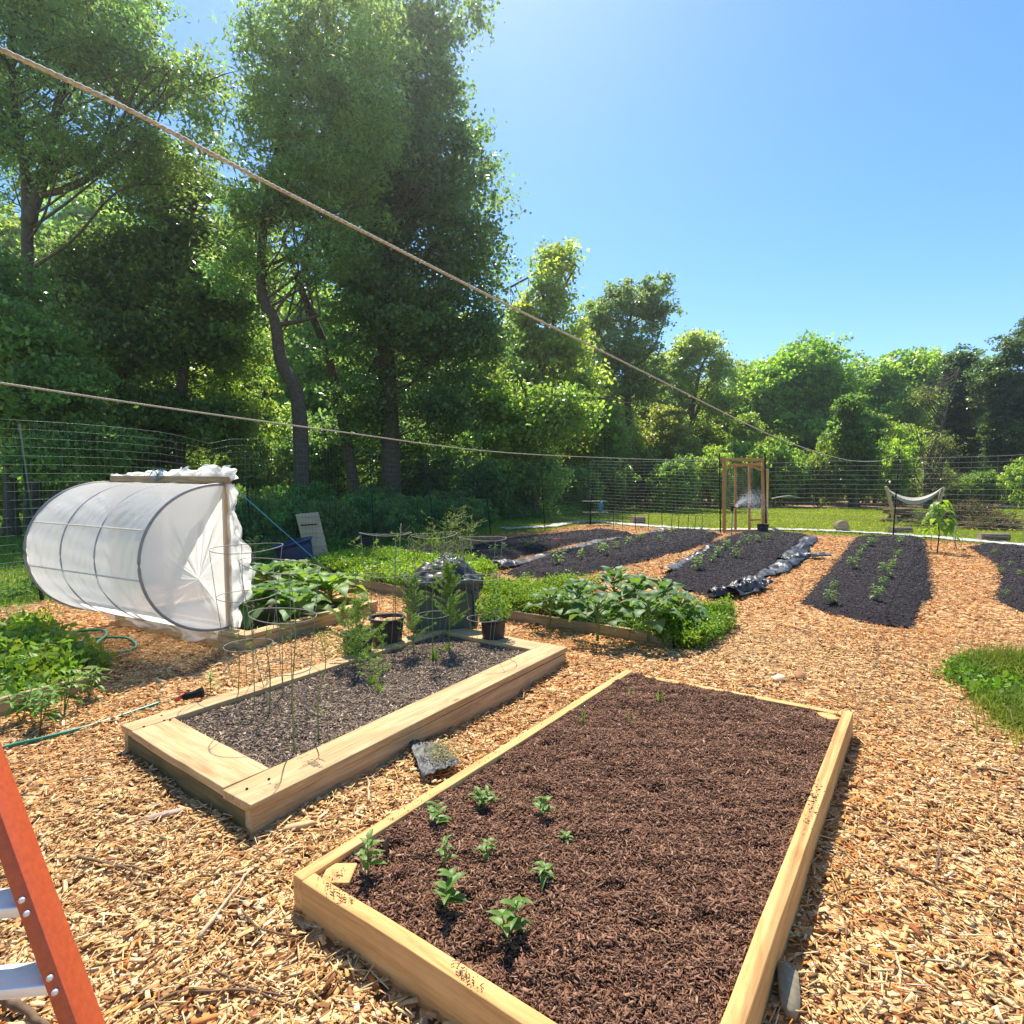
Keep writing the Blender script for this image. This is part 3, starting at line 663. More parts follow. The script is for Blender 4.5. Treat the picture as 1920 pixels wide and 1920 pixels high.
def spline(pts, n=8):
    pts = [Vector(p) for p in pts]; out_ = []
    for i in range(len(pts) - 1):
        p0 = pts[max(i - 1, 0)]; p1 = pts[i]; p2 = pts[i + 1]; p3 = pts[min(i + 2, len(pts) - 1)]
        for t_ in np.linspace(0, 1, n, endpoint=False):
            out_.append(.5 * ((2 * p1) + (-p0 + p2) * t_ + (2 * p0 - 5 * p1 + 4 * p2 - p3) * t_ * t_ + (-p0 + 3 * p1 - 3 * p2 + p3) * t_ ** 3))
    out_.append(pts[-1]); return out_
def limbs(mb, trunk, Cn, nl, r0, seed, rise=.5):
    """limbs that leave the trunk and end in leaf clusters"""
    rs = np.random.RandomState(seed); tr = np.array([list(p) for p in trunk]); usd = np.zeros(len(tr))
    for c in Cn[rs.choice(len(Cn), min(nl, len(Cn)), replace=False)]:
        hd = np.linalg.norm(tr[:, :2] - c[:2], axis=1); want = c[2] - rise * hd
        i = int(np.argmin(np.abs(tr[:, 2] - want) + .15 * hd + usd * 1.2 + rs.uniform(0, 1.2, len(tr)))); i = max(i, int(len(tr) * .15)); usd[i] += 1
        a = Vector(tr[i]); b = Vector(c); d = (b - a)
        if d.length < .4: continue
        m1 = a + d * .35 + Vector((rs.normal(0, .06), rs.normal(0, .06), -.02)) * d.length; m2 = a + d * .7 + Vector((rs.normal(0, .07), rs.normal(0, .07), .06)) * d.length
        p = spline([a, m1, m2, b], 5); rb = min(r0 * .4, .009 * d.length + .012) * rs.uniform(.7, 1.1)
        mb.tube(p, np.linspace(rb, .012, len(p)), 5, cap=False)
        for _ in range(2):                            # side twigs
            j = rs.randint(len(p) // 2, len(p)); q = p[j] + Vector((rs.normal(0, .5), rs.normal(0, .5), rs.normal(.1, .3))) * min(1.2, d.length * .3)
            mb.tube([p[j], (p[j] + q) / 2 + Vector((0, 0, .05)), q], [rb * .35, rb * .25, .006], 3, cap=False)
def tree(name, label, cat, base, trunks, blobs, ncl, per, L, W, clr, seed, tint=(1, 1, 1), nl=40, r0=.22, up=.8, shell=.45, group=None, hue=.1, tv=.22):
    t_ = thing(name, label, cat, base, 0, group); bv = Vector(base)
    mb, Cn = crown(blobs, ncl, per, L, W, clr, seed, up, tint, shell=shell, hue=hue, tv=tv)
    mb.build('crown', M['tree_leaf'], t_, loc=None) if False else mb.build('crown', M['tree_leaf'], None, loc=bv)
    cr = bpy.context.scene.collection.objects[-1]; cr.parent = t_; cr.location = (0, 0, 0)
    tb = MB()
    for pts, ra, rb in trunks:
        p = spline(pts, 7); rr = np.linspace(ra, rb, len(p)); rr[:2] *= 1.25; tb.tube(p, rr, 10)
        limbs(tb, p, Cn, nl if pts is trunks[0][0] else min(8, nl // 4), ra, seed + 1)
    o = tb.build('trunk', M['bark'], t_, smooth=True, loc=None); o.location = -bv
    return t_
def blob(px, py, Y, rx, ry, rd=None):               # a piece of crown seen at a place in the picture, at depth Y
    c = P(px, py, Y); k = Y / FPX
    return (c.x, c.y, c.z, rx * k, (rd if rd else min(rx, ry) * k * .9), ry * k)
def tp(L_, Y): return [P(a, b, Y) if len(q) == 2 else P(a, b, q[2]) for q in L_ for a, b in (q[:2],)]
# --- the tall trees beyond the left fence
def hero(name, label, cat, Y, tr, bl, ncl, seed, tint, L=.17, W=.11, per=60, clr=.75, nl=34, hue=.1, up=.8, shell=.4, tv=.22):
    base = Vector((P(tr[0][0][0][0], 900, Y).x, Y, 0)); trs = []
    for pts, ra, rb in tr:
        q = tp(pts, Y); 
        if pts[0][1] > 880: q[0] = Vector((q[0].x, q[0].y, -.1))
        trs.append((q, ra, rb))
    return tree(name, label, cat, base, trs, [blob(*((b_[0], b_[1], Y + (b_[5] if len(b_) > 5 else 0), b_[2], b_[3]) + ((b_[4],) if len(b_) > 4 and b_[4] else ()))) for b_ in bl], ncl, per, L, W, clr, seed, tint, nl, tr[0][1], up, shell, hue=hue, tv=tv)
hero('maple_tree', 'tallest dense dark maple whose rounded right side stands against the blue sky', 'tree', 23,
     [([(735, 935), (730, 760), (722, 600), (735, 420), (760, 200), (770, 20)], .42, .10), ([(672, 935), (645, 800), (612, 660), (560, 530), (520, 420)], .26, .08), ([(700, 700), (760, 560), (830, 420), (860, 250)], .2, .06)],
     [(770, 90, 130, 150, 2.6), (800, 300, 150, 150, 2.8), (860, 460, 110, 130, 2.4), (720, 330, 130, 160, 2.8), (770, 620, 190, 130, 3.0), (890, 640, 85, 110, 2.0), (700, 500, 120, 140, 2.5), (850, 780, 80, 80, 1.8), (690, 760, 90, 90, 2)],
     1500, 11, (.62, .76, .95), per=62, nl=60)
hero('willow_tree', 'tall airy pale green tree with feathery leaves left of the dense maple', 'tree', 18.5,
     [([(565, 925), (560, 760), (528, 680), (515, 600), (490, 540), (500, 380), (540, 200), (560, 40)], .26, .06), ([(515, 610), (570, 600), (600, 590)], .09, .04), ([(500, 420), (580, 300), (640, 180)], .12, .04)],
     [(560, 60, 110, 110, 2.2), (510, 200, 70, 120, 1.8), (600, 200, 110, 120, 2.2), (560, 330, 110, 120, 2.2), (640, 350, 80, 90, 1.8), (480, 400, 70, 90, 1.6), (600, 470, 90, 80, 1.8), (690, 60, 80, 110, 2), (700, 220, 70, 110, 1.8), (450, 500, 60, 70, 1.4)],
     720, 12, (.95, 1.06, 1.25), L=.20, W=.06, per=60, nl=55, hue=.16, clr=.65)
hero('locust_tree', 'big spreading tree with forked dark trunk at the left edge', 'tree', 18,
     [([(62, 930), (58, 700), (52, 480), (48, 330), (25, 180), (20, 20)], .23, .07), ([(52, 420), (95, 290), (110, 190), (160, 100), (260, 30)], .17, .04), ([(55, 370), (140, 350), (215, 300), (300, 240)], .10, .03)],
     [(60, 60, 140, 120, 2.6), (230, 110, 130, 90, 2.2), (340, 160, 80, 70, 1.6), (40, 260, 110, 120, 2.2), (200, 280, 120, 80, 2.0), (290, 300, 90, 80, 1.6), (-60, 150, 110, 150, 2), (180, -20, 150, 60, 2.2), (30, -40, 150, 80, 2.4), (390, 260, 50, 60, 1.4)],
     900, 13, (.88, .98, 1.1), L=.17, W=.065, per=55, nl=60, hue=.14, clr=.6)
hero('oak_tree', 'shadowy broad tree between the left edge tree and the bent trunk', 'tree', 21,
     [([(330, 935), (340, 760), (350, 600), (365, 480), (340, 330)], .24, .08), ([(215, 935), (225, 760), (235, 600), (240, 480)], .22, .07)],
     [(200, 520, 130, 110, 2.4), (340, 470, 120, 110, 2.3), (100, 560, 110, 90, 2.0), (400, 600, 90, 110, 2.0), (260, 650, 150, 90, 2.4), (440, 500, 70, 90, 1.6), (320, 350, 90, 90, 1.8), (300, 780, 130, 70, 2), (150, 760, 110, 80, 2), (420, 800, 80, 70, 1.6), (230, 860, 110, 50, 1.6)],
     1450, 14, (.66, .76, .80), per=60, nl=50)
hero('maple_tree', 'low dark maple filling the gap above the fence at the left edge', 'tree', 15,
     [([(20, 940), (15, 800), (10, 650)], .18, .06)],
     [(40, 640, 110, 70, 1.8), (-40, 560, 100, 100, 1.6), (120, 720, 90, 60, 1.5), (30, 760, 90, 60, 1.4), (170, 820, 70, 60, 1.2), (70, 860, 60, 50, 1.0)], 600, 15, (.80, .95, .95), per=60, nl=24, L=.14, W=.09, clr=.5)
hero('young_maple_tree', 'thin understorey tree with a small bright crown beside the bent trunk', 'tree', 23,
     [([(395, 940), (400, 820), (420, 720), (470, 640)], .08, .03)],
     [(500, 790, 60, 40, 1.0), (420, 720, 80, 60, 1.3), (330, 760, 80, 55, 1.3), (470, 660, 60, 60, 1.1), (370, 860, 80, 40, 1.1)], 300, 16, (1.25, 1.25, .9), per=50, nl=24, L=.12, W=.08, clr=.4)
hero('young_maple_tree', 'dark low tree behind the massive trunk of the tall maple', 'tree', 26,
     [([(640, 940), (620, 850), (600, 780)], .10, .04)],
     [(620, 830, 80, 60, 1.3), (720, 820, 90, 60, 1.5), (830, 850, 80, 60, 1.4), (560, 860, 60, 50, 1.2), (930, 820, 60, 80, 1.3)], 480, 17, (.62, .80, .80), per=60, nl=24, L=.13, W=.09, clr=.5)
hero('cherry_tree', 'young leafy tree with a thin dark stem behind the far left corner of the fence', 'tree', 24,
     [([(1003, 950), (1002, 850), (1000, 790), (985, 740), (965, 690)], .12, .03), ([(1001, 800), (1040, 760), (1110, 745), (1200, 760)], .08, .02)],
     [(1000, 800, 70, 60, 1.8), (960, 880, 60, 50, 1.5), (1060, 770, 60, 50, 1.4), (1020, 890, 60, 45, 1.4), (940, 760, 50, 60, 1.3)], 420, 18, (1.0, 1.1, .8), per=48, nl=24, L=.18, W=.12, clr=.6)
# --- the middle wood, each tree with its own crown
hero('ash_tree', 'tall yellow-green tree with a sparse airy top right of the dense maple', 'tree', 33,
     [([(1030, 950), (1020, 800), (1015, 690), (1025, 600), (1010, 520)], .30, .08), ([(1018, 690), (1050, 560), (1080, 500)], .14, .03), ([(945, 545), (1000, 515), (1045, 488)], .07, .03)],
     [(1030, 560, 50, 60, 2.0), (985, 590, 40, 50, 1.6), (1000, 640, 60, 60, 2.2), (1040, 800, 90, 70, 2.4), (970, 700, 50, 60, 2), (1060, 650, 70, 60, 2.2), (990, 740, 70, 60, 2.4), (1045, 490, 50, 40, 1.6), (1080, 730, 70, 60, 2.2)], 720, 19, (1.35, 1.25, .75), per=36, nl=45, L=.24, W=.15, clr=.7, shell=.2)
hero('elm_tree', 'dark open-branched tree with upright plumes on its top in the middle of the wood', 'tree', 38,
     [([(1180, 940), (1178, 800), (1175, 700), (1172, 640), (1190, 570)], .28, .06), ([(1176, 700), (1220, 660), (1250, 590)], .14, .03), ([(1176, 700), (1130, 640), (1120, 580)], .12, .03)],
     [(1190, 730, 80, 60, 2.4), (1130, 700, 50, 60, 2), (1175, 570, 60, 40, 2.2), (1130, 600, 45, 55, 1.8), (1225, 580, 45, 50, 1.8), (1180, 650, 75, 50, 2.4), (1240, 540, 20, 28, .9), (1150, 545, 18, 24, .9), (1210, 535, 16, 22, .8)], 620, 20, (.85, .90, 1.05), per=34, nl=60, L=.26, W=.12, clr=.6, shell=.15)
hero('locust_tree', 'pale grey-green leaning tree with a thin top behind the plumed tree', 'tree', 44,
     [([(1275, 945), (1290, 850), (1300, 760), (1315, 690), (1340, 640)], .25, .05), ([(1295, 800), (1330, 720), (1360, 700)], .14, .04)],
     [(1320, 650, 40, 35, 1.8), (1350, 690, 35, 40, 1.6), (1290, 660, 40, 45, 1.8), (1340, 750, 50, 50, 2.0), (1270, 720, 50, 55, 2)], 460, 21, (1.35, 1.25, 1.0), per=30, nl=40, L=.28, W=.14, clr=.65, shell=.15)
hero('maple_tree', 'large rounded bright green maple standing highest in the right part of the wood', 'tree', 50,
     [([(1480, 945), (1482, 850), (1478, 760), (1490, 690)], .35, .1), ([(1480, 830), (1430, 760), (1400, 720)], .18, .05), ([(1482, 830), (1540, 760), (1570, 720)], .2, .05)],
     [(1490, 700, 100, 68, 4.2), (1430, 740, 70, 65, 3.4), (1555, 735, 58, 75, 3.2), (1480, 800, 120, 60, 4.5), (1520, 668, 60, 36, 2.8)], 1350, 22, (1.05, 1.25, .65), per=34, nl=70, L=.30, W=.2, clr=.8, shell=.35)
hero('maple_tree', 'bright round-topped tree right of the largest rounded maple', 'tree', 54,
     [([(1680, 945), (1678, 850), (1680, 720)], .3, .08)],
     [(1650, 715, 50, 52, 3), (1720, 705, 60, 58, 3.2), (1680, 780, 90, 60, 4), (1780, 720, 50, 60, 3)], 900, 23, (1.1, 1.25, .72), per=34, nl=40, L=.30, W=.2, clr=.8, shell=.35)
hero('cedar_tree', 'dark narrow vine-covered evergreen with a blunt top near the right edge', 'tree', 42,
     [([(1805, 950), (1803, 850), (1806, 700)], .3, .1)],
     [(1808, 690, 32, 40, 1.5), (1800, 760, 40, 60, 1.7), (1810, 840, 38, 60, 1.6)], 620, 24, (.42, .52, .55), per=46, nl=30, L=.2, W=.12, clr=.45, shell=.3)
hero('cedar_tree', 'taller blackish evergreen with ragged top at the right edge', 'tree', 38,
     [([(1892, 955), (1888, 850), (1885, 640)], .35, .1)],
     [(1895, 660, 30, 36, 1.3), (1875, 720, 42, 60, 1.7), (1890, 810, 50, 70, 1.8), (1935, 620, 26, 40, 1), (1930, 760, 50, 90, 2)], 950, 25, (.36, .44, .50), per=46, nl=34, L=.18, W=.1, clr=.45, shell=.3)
hero('ivy_covered_stump', 'dark cone of ivy over a dead trunk in front of the wood', 'vine-covered trunk', 36,
     [([(1602, 945), (1600, 850), (1598, 760)], .28, .12)],
     [(1595, 765, 28, 34, 1.1), (1600, 825, 40, 50, 1.5), (1612, 890, 48, 55, 1.7)], 560, 26, (.55, .72, .42), per=44, nl=14, L=.17, W=.13, clr=.4, shell=.5)
hero('dead_tree', 'grey brown tangle of bare vines over a dead tree near the right evergreens', 'dead tree', 34,
     [([(1735, 945), (1740, 870), (1765, 800), (1800, 690)], .12, .03)],
     [(1770, 830, 34, 32, 1.2), (1760, 900, 50, 36, 1.4), (1735, 740, 26, 26, .9)], 170, 27, (.95, .85, .75), per=24, nl=170, L=.14, W=.03, clr=.5, shell=.1)
# --- generic trees, shrubs built once, repeated with their own size and colour
def proto_tree(name, seed, H, Wd, blobs, ncl, per, L, W, clr, shell, nl):
    t_ = thing(name, 'x', 'tree'); mb, Cn = crown(blobs, ncl, per, L, W, clr, seed, .8, shell=shell)
    mb.build('crown', M['tree_leaf'], t_)
    tb = MB(); rs = np.random.RandomState(seed); p = spline([(0, 0, -.3), (rs.normal(0, .2), 0, H * .3), (rs.normal(0, .3), rs.normal(0, .3), H * .6), (rs.normal(0, .4), 0, H * .88)], 6)
    tb.tube(p, np.linspace(H * .018, .04, len(p)), 8); limbs(tb, p, Cn, nl, H * .018, seed)
    tb.build('trunk', M['bark'], t_, smooth=True); return t_
PT = [proto_tree('broadleaf_tree', 71, 14, 9, [(0, 0, 9.5, 3.6, 3.6, 3.6), (1.5, .8, 7, 3.2, 3.2, 3), (-2, -.5, 6.5, 3, 3, 3), (0, 0, 12.3, 2.2, 2.2, 1.8), (0, 0, 3.6, 3.6, 3.6, 2.2)], 900, 34, .30, .2, .85, .3, 50),
      proto_tree('broadleaf_tree', 72, 14, 8, [(0, 0, 10.5, 2.4, 2.4, 3.2), (1.8, 0, 8, 2.4, 2.4, 2.4), (-1.9, .3, 7.2, 2.3, 2.3, 2.6), (.5, 0, 4.5, 3.2, 3.2, 2.8), (-.8, 0, 12.6, 1.2, 1.2, 1.4)], 800, 34, .30, .19, .8, .25, 60),
      proto_tree('shrub', 73, 3, 4, [(0, 0, 1.6, 1.7, 1.5, 1.4), (1.0, 0, 1.1, 1.3, 1.2, 1.1), (-1.1, .1, 1.2, 1.3, 1.2, 1.1)], 420, 34, .16, .11, .32, .35, 20),
      proto_tree('shrub', 74, 1.4, 3, [(0, 0, .7, 1.4, 1.0, .65), (.9, .1, .55, 1, .9, .55), (-.9, -.1, .55, 1.1, .9, .55)], 420, 34, .10, .065, .2, .3, 12)]
hide = []
used = [False] * 4
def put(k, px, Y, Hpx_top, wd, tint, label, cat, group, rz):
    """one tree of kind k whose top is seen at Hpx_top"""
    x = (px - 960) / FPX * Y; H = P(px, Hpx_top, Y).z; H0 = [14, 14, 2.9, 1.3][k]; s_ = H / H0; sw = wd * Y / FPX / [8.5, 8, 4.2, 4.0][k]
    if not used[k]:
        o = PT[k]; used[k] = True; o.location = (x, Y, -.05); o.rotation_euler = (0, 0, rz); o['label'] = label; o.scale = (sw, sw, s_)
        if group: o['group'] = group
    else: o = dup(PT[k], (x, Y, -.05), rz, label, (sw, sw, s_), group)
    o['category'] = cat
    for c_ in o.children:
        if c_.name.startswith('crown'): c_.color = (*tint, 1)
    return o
rt = random.Random(5)
# far wood: trees one behind another; each named by what it stands behind
spots = [(30, 40, 380, 300, 'behind the spreading tree at the left edge'), (180, 44, 330, 330, 'between the left edge tree and the shadowy broad tree'), (330, 38, 420, 280, 'seen through the gap left of the bent trunk'),
         (470, 42, 400, 280, 'glowing behind the bent trunk'), (600, 36, 520, 220, 'between the bent trunk and the forked trunk of the tall maple'), (700, 44, 470, 300, 'behind the massive trunk of the tall maple'),
         (820, 40, 560, 260, 'behind the right half of the tall maple'), (930, 46, 600, 260, 'where the tall maple meets the yellow-green tree'), (1010, 56, 640, 200, 'behind the tall yellow-green tree'),
         (1100, 50, 560, 150, 'between the yellow-green tree and the plumed tree'), (1120, 36, 690, 130, 'low in front of the plumed tree'), (1230, 56, 650, 200, 'behind the plumed tree'),
         (1250, 42, 745, 120, 'low and dark to the left of the gate'), (1330, 54, 700, 130, 'behind the pale leaning tree'), (1385, 60, 672, 90, 'at the left shoulder of the largest rounded maple'),
         (1395, 44, 770, 110, 'directly behind the gate'), (1440, 64, 690, 170, 'behind the left half of the largest rounded maple'), (1560, 64, 690, 170, 'behind the right half of the largest rounded maple'),
         (1620, 58, 690, 80, 'in the notch right of the largest rounded maple'), (1640, 48, 770, 110, 'just right of the ivy cone'), (1690, 46, 790, 110, 'bright and low behind the hammock posts'),
         (1740, 62, 655, 120, 'above the grey vine tangle'), (1840, 60, 660, 130, 'between the two dark evergreens'), (1850, 50, 770, 100, 'low between the two dark evergreens'), (1940, 58, 700, 160, 'behind the taller evergreen at the right edge'), (2060, 56, 660, 200, 'beyond the right edge evergreen')]
for i, (px, Y, top, wd, where) in enumerate(spots):
    g_ = rt.uniform(.85, 1.2); tt = (g_ * rt.uniform(.95, 1.25), g_ * rt.uniform(1.0, 1.2), g_ * rt.uniform(.6, .95))
    put(i % 2, px, Y, top, wd, tt, 'leafy tree ' + where, 'tree', 'background trees of the wood', rt.uniform(0, 6.3))
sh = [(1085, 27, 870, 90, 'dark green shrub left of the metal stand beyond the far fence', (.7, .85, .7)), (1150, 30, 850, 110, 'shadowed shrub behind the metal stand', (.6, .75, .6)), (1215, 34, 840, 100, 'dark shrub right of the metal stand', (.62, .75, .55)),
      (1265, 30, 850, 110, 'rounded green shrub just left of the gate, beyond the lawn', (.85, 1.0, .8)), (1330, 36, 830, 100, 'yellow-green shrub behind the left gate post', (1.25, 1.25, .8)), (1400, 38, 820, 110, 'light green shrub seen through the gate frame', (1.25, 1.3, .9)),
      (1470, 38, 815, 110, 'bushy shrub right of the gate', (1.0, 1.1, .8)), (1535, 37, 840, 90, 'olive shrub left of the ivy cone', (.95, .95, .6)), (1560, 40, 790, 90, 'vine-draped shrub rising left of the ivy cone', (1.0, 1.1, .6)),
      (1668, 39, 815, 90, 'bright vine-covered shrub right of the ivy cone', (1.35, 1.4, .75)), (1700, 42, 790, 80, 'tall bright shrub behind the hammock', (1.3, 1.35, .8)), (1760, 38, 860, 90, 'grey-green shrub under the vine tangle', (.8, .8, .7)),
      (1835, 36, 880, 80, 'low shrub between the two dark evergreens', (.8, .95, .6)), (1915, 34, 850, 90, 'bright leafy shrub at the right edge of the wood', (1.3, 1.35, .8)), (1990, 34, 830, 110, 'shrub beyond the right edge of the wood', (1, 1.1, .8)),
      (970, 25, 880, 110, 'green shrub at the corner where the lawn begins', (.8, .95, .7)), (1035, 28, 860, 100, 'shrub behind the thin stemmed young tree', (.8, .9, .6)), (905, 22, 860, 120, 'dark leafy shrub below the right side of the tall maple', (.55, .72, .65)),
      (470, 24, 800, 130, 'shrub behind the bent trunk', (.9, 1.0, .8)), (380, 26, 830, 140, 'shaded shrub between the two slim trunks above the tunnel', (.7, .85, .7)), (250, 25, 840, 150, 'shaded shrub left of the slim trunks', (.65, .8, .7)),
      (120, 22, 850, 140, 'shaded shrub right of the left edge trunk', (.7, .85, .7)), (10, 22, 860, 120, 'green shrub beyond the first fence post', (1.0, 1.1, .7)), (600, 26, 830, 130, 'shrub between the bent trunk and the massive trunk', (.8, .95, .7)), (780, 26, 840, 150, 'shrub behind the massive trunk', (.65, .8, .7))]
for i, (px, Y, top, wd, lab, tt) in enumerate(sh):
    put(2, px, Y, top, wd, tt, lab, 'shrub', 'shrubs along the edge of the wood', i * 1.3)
hd = [(455, 11.5, 925, 150), (540, 13, 918, 170), (620, 12.5, 930, 150), (660, 15, 920, 170), (730, 13.8, 932, 150), (780, 17, 922, 170), (850, 16, 930, 130), (890, 19, 928, 120), (840, 20.5, 915, 150), (560, 17.5, 900, 170), (700, 20, 905, 170), (480, 16, 905, 150), (940, 23, 925, 100)]
wh = ['nearest the blue guy rope', 'behind the leaning board, low', 'right of the leaning board', 'behind the shrub right of the leaning board', 'in the middle of the fence line', 'behind the middle of the fence line', 'left of the black post', 'right at the shaded black mulch row',
      'before the leafy corner', 'behind the leaning board, high', 'at the foot of the massive trunk', 'at the foot of the bent trunk', 'where the sunlit lawn begins']
for i, (px, Y, top, wd) in enumerate(hd):
    put(3, px, Y, top, wd, (.62 + .1 * (i % 3), .85 + .1 * (i % 2), .8), 'dense low dark green bramble bush ' + wh[i], 'bush', 'low bushes beyond the left fence', i * 2.1)
for i, (px, Y, top, wd, lab) in enumerate([(1060, 40, 700, 150, 'beside the trunk of the yellow-green tree'), (1160, 42, 740, 140, 'under the plumed tree'), (1210, 47, 700, 130, 'rising right of the plumed tree trunk'), (1310, 46, 770, 130, 'in front of the pale leaning tree'),
        (1350, 52, 730, 110, 'between the pale leaning tree and the rounded maple'), (1460, 46, 800, 130, 'low below the largest rounded maple'), (1530, 50, 770, 130, 'below the right side of the largest rounded maple'), (1590, 62, 700, 110, 'at the right shoulder of the rounded maple'), (980, 36, 760, 120, 'low at the right foot of the tall maple'), (1770, 48, 740, 110, 'behind the grey vine tangle')]):
    put(i % 2, px, Y, top, wd, (1.15 + .12 * (i % 3), 1.2, .75), 'light green tree ' + lab, 'tree', 'background trees of the wood', i * 1.9)
# far-off wood closing the view between the trunks
rs = np.random.RandomState(99); mb = MB()
n = 5200; ang = rs.uniform(-1.0, 1.05, n); Y = rs.uniform(66, 90, n); x = np.tan(ang) * Y * .85; z = rs.rand(n) ** .9 * 15 * (.75 + .25 * wav(x, Y, .05, 3))
per = 26; cc = np.repeat(np.stack([x, Y, z], -1), per, 0) + rs.normal(0, 1, (n * per, 3)) * np.array([1.3, 1.3, .8])
V, F = leaf_arrays(cc, .55, .4, .6, rs); tt = np.repeat(np.repeat(rs.uniform(.6, 1.15, (n, 1)), per, 0) * np.array([[1, 1.1, .8]]), 4, 0)
tag(mb.add(V, F, tt).build('distant_wood', M['tree_leaf']), 'far-off mass of woodland foliage closing the view behind every tree', 'woodland', kind='stuff')
# shaded understory on the left
n = 2300; Y = rs.uniform(27, 34, n); x = rs.uniform(-1.15, -.02, n) * Y; z = .1 + rs.rand(n) * 4.5
cc = np.repeat(np.stack([x, Y, z], -1), 30, 0) + rs.normal(0, 1, (n * 30, 3)) * np.array([.5, .5, .3])
V, F = leaf_arrays(cc, .22, .15, .7, rs); tt = np.repeat(np.repeat(rs.uniform(.6, 1.2, (n, 1)), 30, 0) * np.array([[1, 1.1, .8]]), 4, 0)
tag(MB().add(V, F, tt).build('undergrowth', M['tree_leaf']), 'mass of shaded leaves between the trunks behind the left fence', 'undergrowth', kind='stuff')
# ---------------------------------------------------------------- lawn and tufts
def blades(x, y, z, h, w_, lean, rs, tint, tv=.25):
    n = len(x); yaw = rs.uniform(0, 6.283, n); d = np.stack([np.cos(yaw), np.sin(yaw), np.zeros(n)], -1); l = np.abs(rs.normal(0, lean, n))[:, None] * h[:, None]
    la = rs.uniform(0, 6.283, n); ld = np.stack([np.cos(la), np.sin(la), np.zeros(n)], -1)
    b = np.stack([x, y, z], -1); up = np.array([0, 0, 1.0])
    mid = b + up * h[:, None] * .55 + ld * l * .3; tip = b + up * (h[:, None] - l * .35) + ld * l
    V = np.stack([b - d * w_[:, None] * .5, b + d * w_[:, None] * .5, mid + d * w_[:, None] * .4, mid - d * w_[:, None] * .4, tip], 1)
    k = np.arange(n)[:, None] * 5
    T = np.repeat(rs.uniform(1 - tv, 1 + tv, (n, 1)) * np.array(tint) * rs.normal(1, .06, (n, 3)), 5, 0)
    return V.reshape(-1, 3), [k + np.array([[0, 1, 2, 3]]), k + np.array([[3, 2, 4]])], np.clip(T, 0, 3)
rs = np.random.RandomState(4); n = 260000
y = 13 + 29 * rs.rand(n) ** 1.5; x = rs.uniform(-.62, 1.0, n) * y
k = ~inpoly(x, y, GARDEN) & (wav(x, y, .5, 5) > -1.1) & ~((y > 36.5) & (x > 2)); x, y = x[k], y[k]; n = len(x)
h = rs.uniform(.03, .075, n) * (1 + .6 * np.clip(wav(x, y, .3, 8), 0, 1)) * (1 + y / 60); yl = (rs.rand(n) < .25)[:, None] * np.array([[.35, .1, 0]]) + 1
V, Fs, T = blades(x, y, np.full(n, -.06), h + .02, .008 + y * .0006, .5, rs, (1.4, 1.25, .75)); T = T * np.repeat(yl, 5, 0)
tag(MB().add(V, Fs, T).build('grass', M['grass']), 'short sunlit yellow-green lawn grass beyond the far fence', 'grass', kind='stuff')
n = 90000; y = 4.5 + 24 * rs.rand(n); x = -rs.uniform(.1, 1.1, n) * y
k = ~inpoly(x, y, GARDEN); x, y = x[k], y[k]; n = len(x)
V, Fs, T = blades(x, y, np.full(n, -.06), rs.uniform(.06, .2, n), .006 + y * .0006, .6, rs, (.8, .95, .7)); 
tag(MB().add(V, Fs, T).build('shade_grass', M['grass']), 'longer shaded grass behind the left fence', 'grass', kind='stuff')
# dandelions in the lawn
n = 900; y = rs.uniform(16, 34, n); x = rs.uniform(.1, 1, n) * y; k = ~inpoly(x, y, GARDEN); x, y = x[k], y[k]
V, F, T = chip_arrays(x, y, np.full(len(x), .05), np.full(len(x), .05), np.full(len(x), .05), np.full(len(x), .012), .2, rs, [(.75, .62, .03)], [1])
tag(MB().add(V, F, T).build('dandelions', M['chip']), 'yellow dandelion heads scattered in the sunny lawn', 'flowers', kind='stuff')
# ---------------------------------------------------------------- air volume added as a stand-in for lens glare
hz = MB().box((0, 45, 15.5), (260, 150, 34)).build('glare_veil', M['poly']); hz['kind'] = 'stuff'; hz['label'] = 'added thin air volume imitating lens glare, round the whole garden'  # scattering box put in to veil the tall trees like lens glare
m = bpy.data.materials.new('air'); m.use_nodes = True; t = m.node_tree; t.nodes.clear(); out = t.nodes.new('ShaderNodeOutputMaterial'); pv = t.nodes.new('ShaderNodeVolumePrincipled')
pv.inputs['Density'].default_value = .0009; pv.inputs['Color'].default_value = (.92, .96, 1, 1); pv.inputs['Anisotropy'].default_value = .72
t.links.new(pv.outputs[0], out.inputs['Volume']); hz.data.materials.clear(); hz.data.materials.append(m)
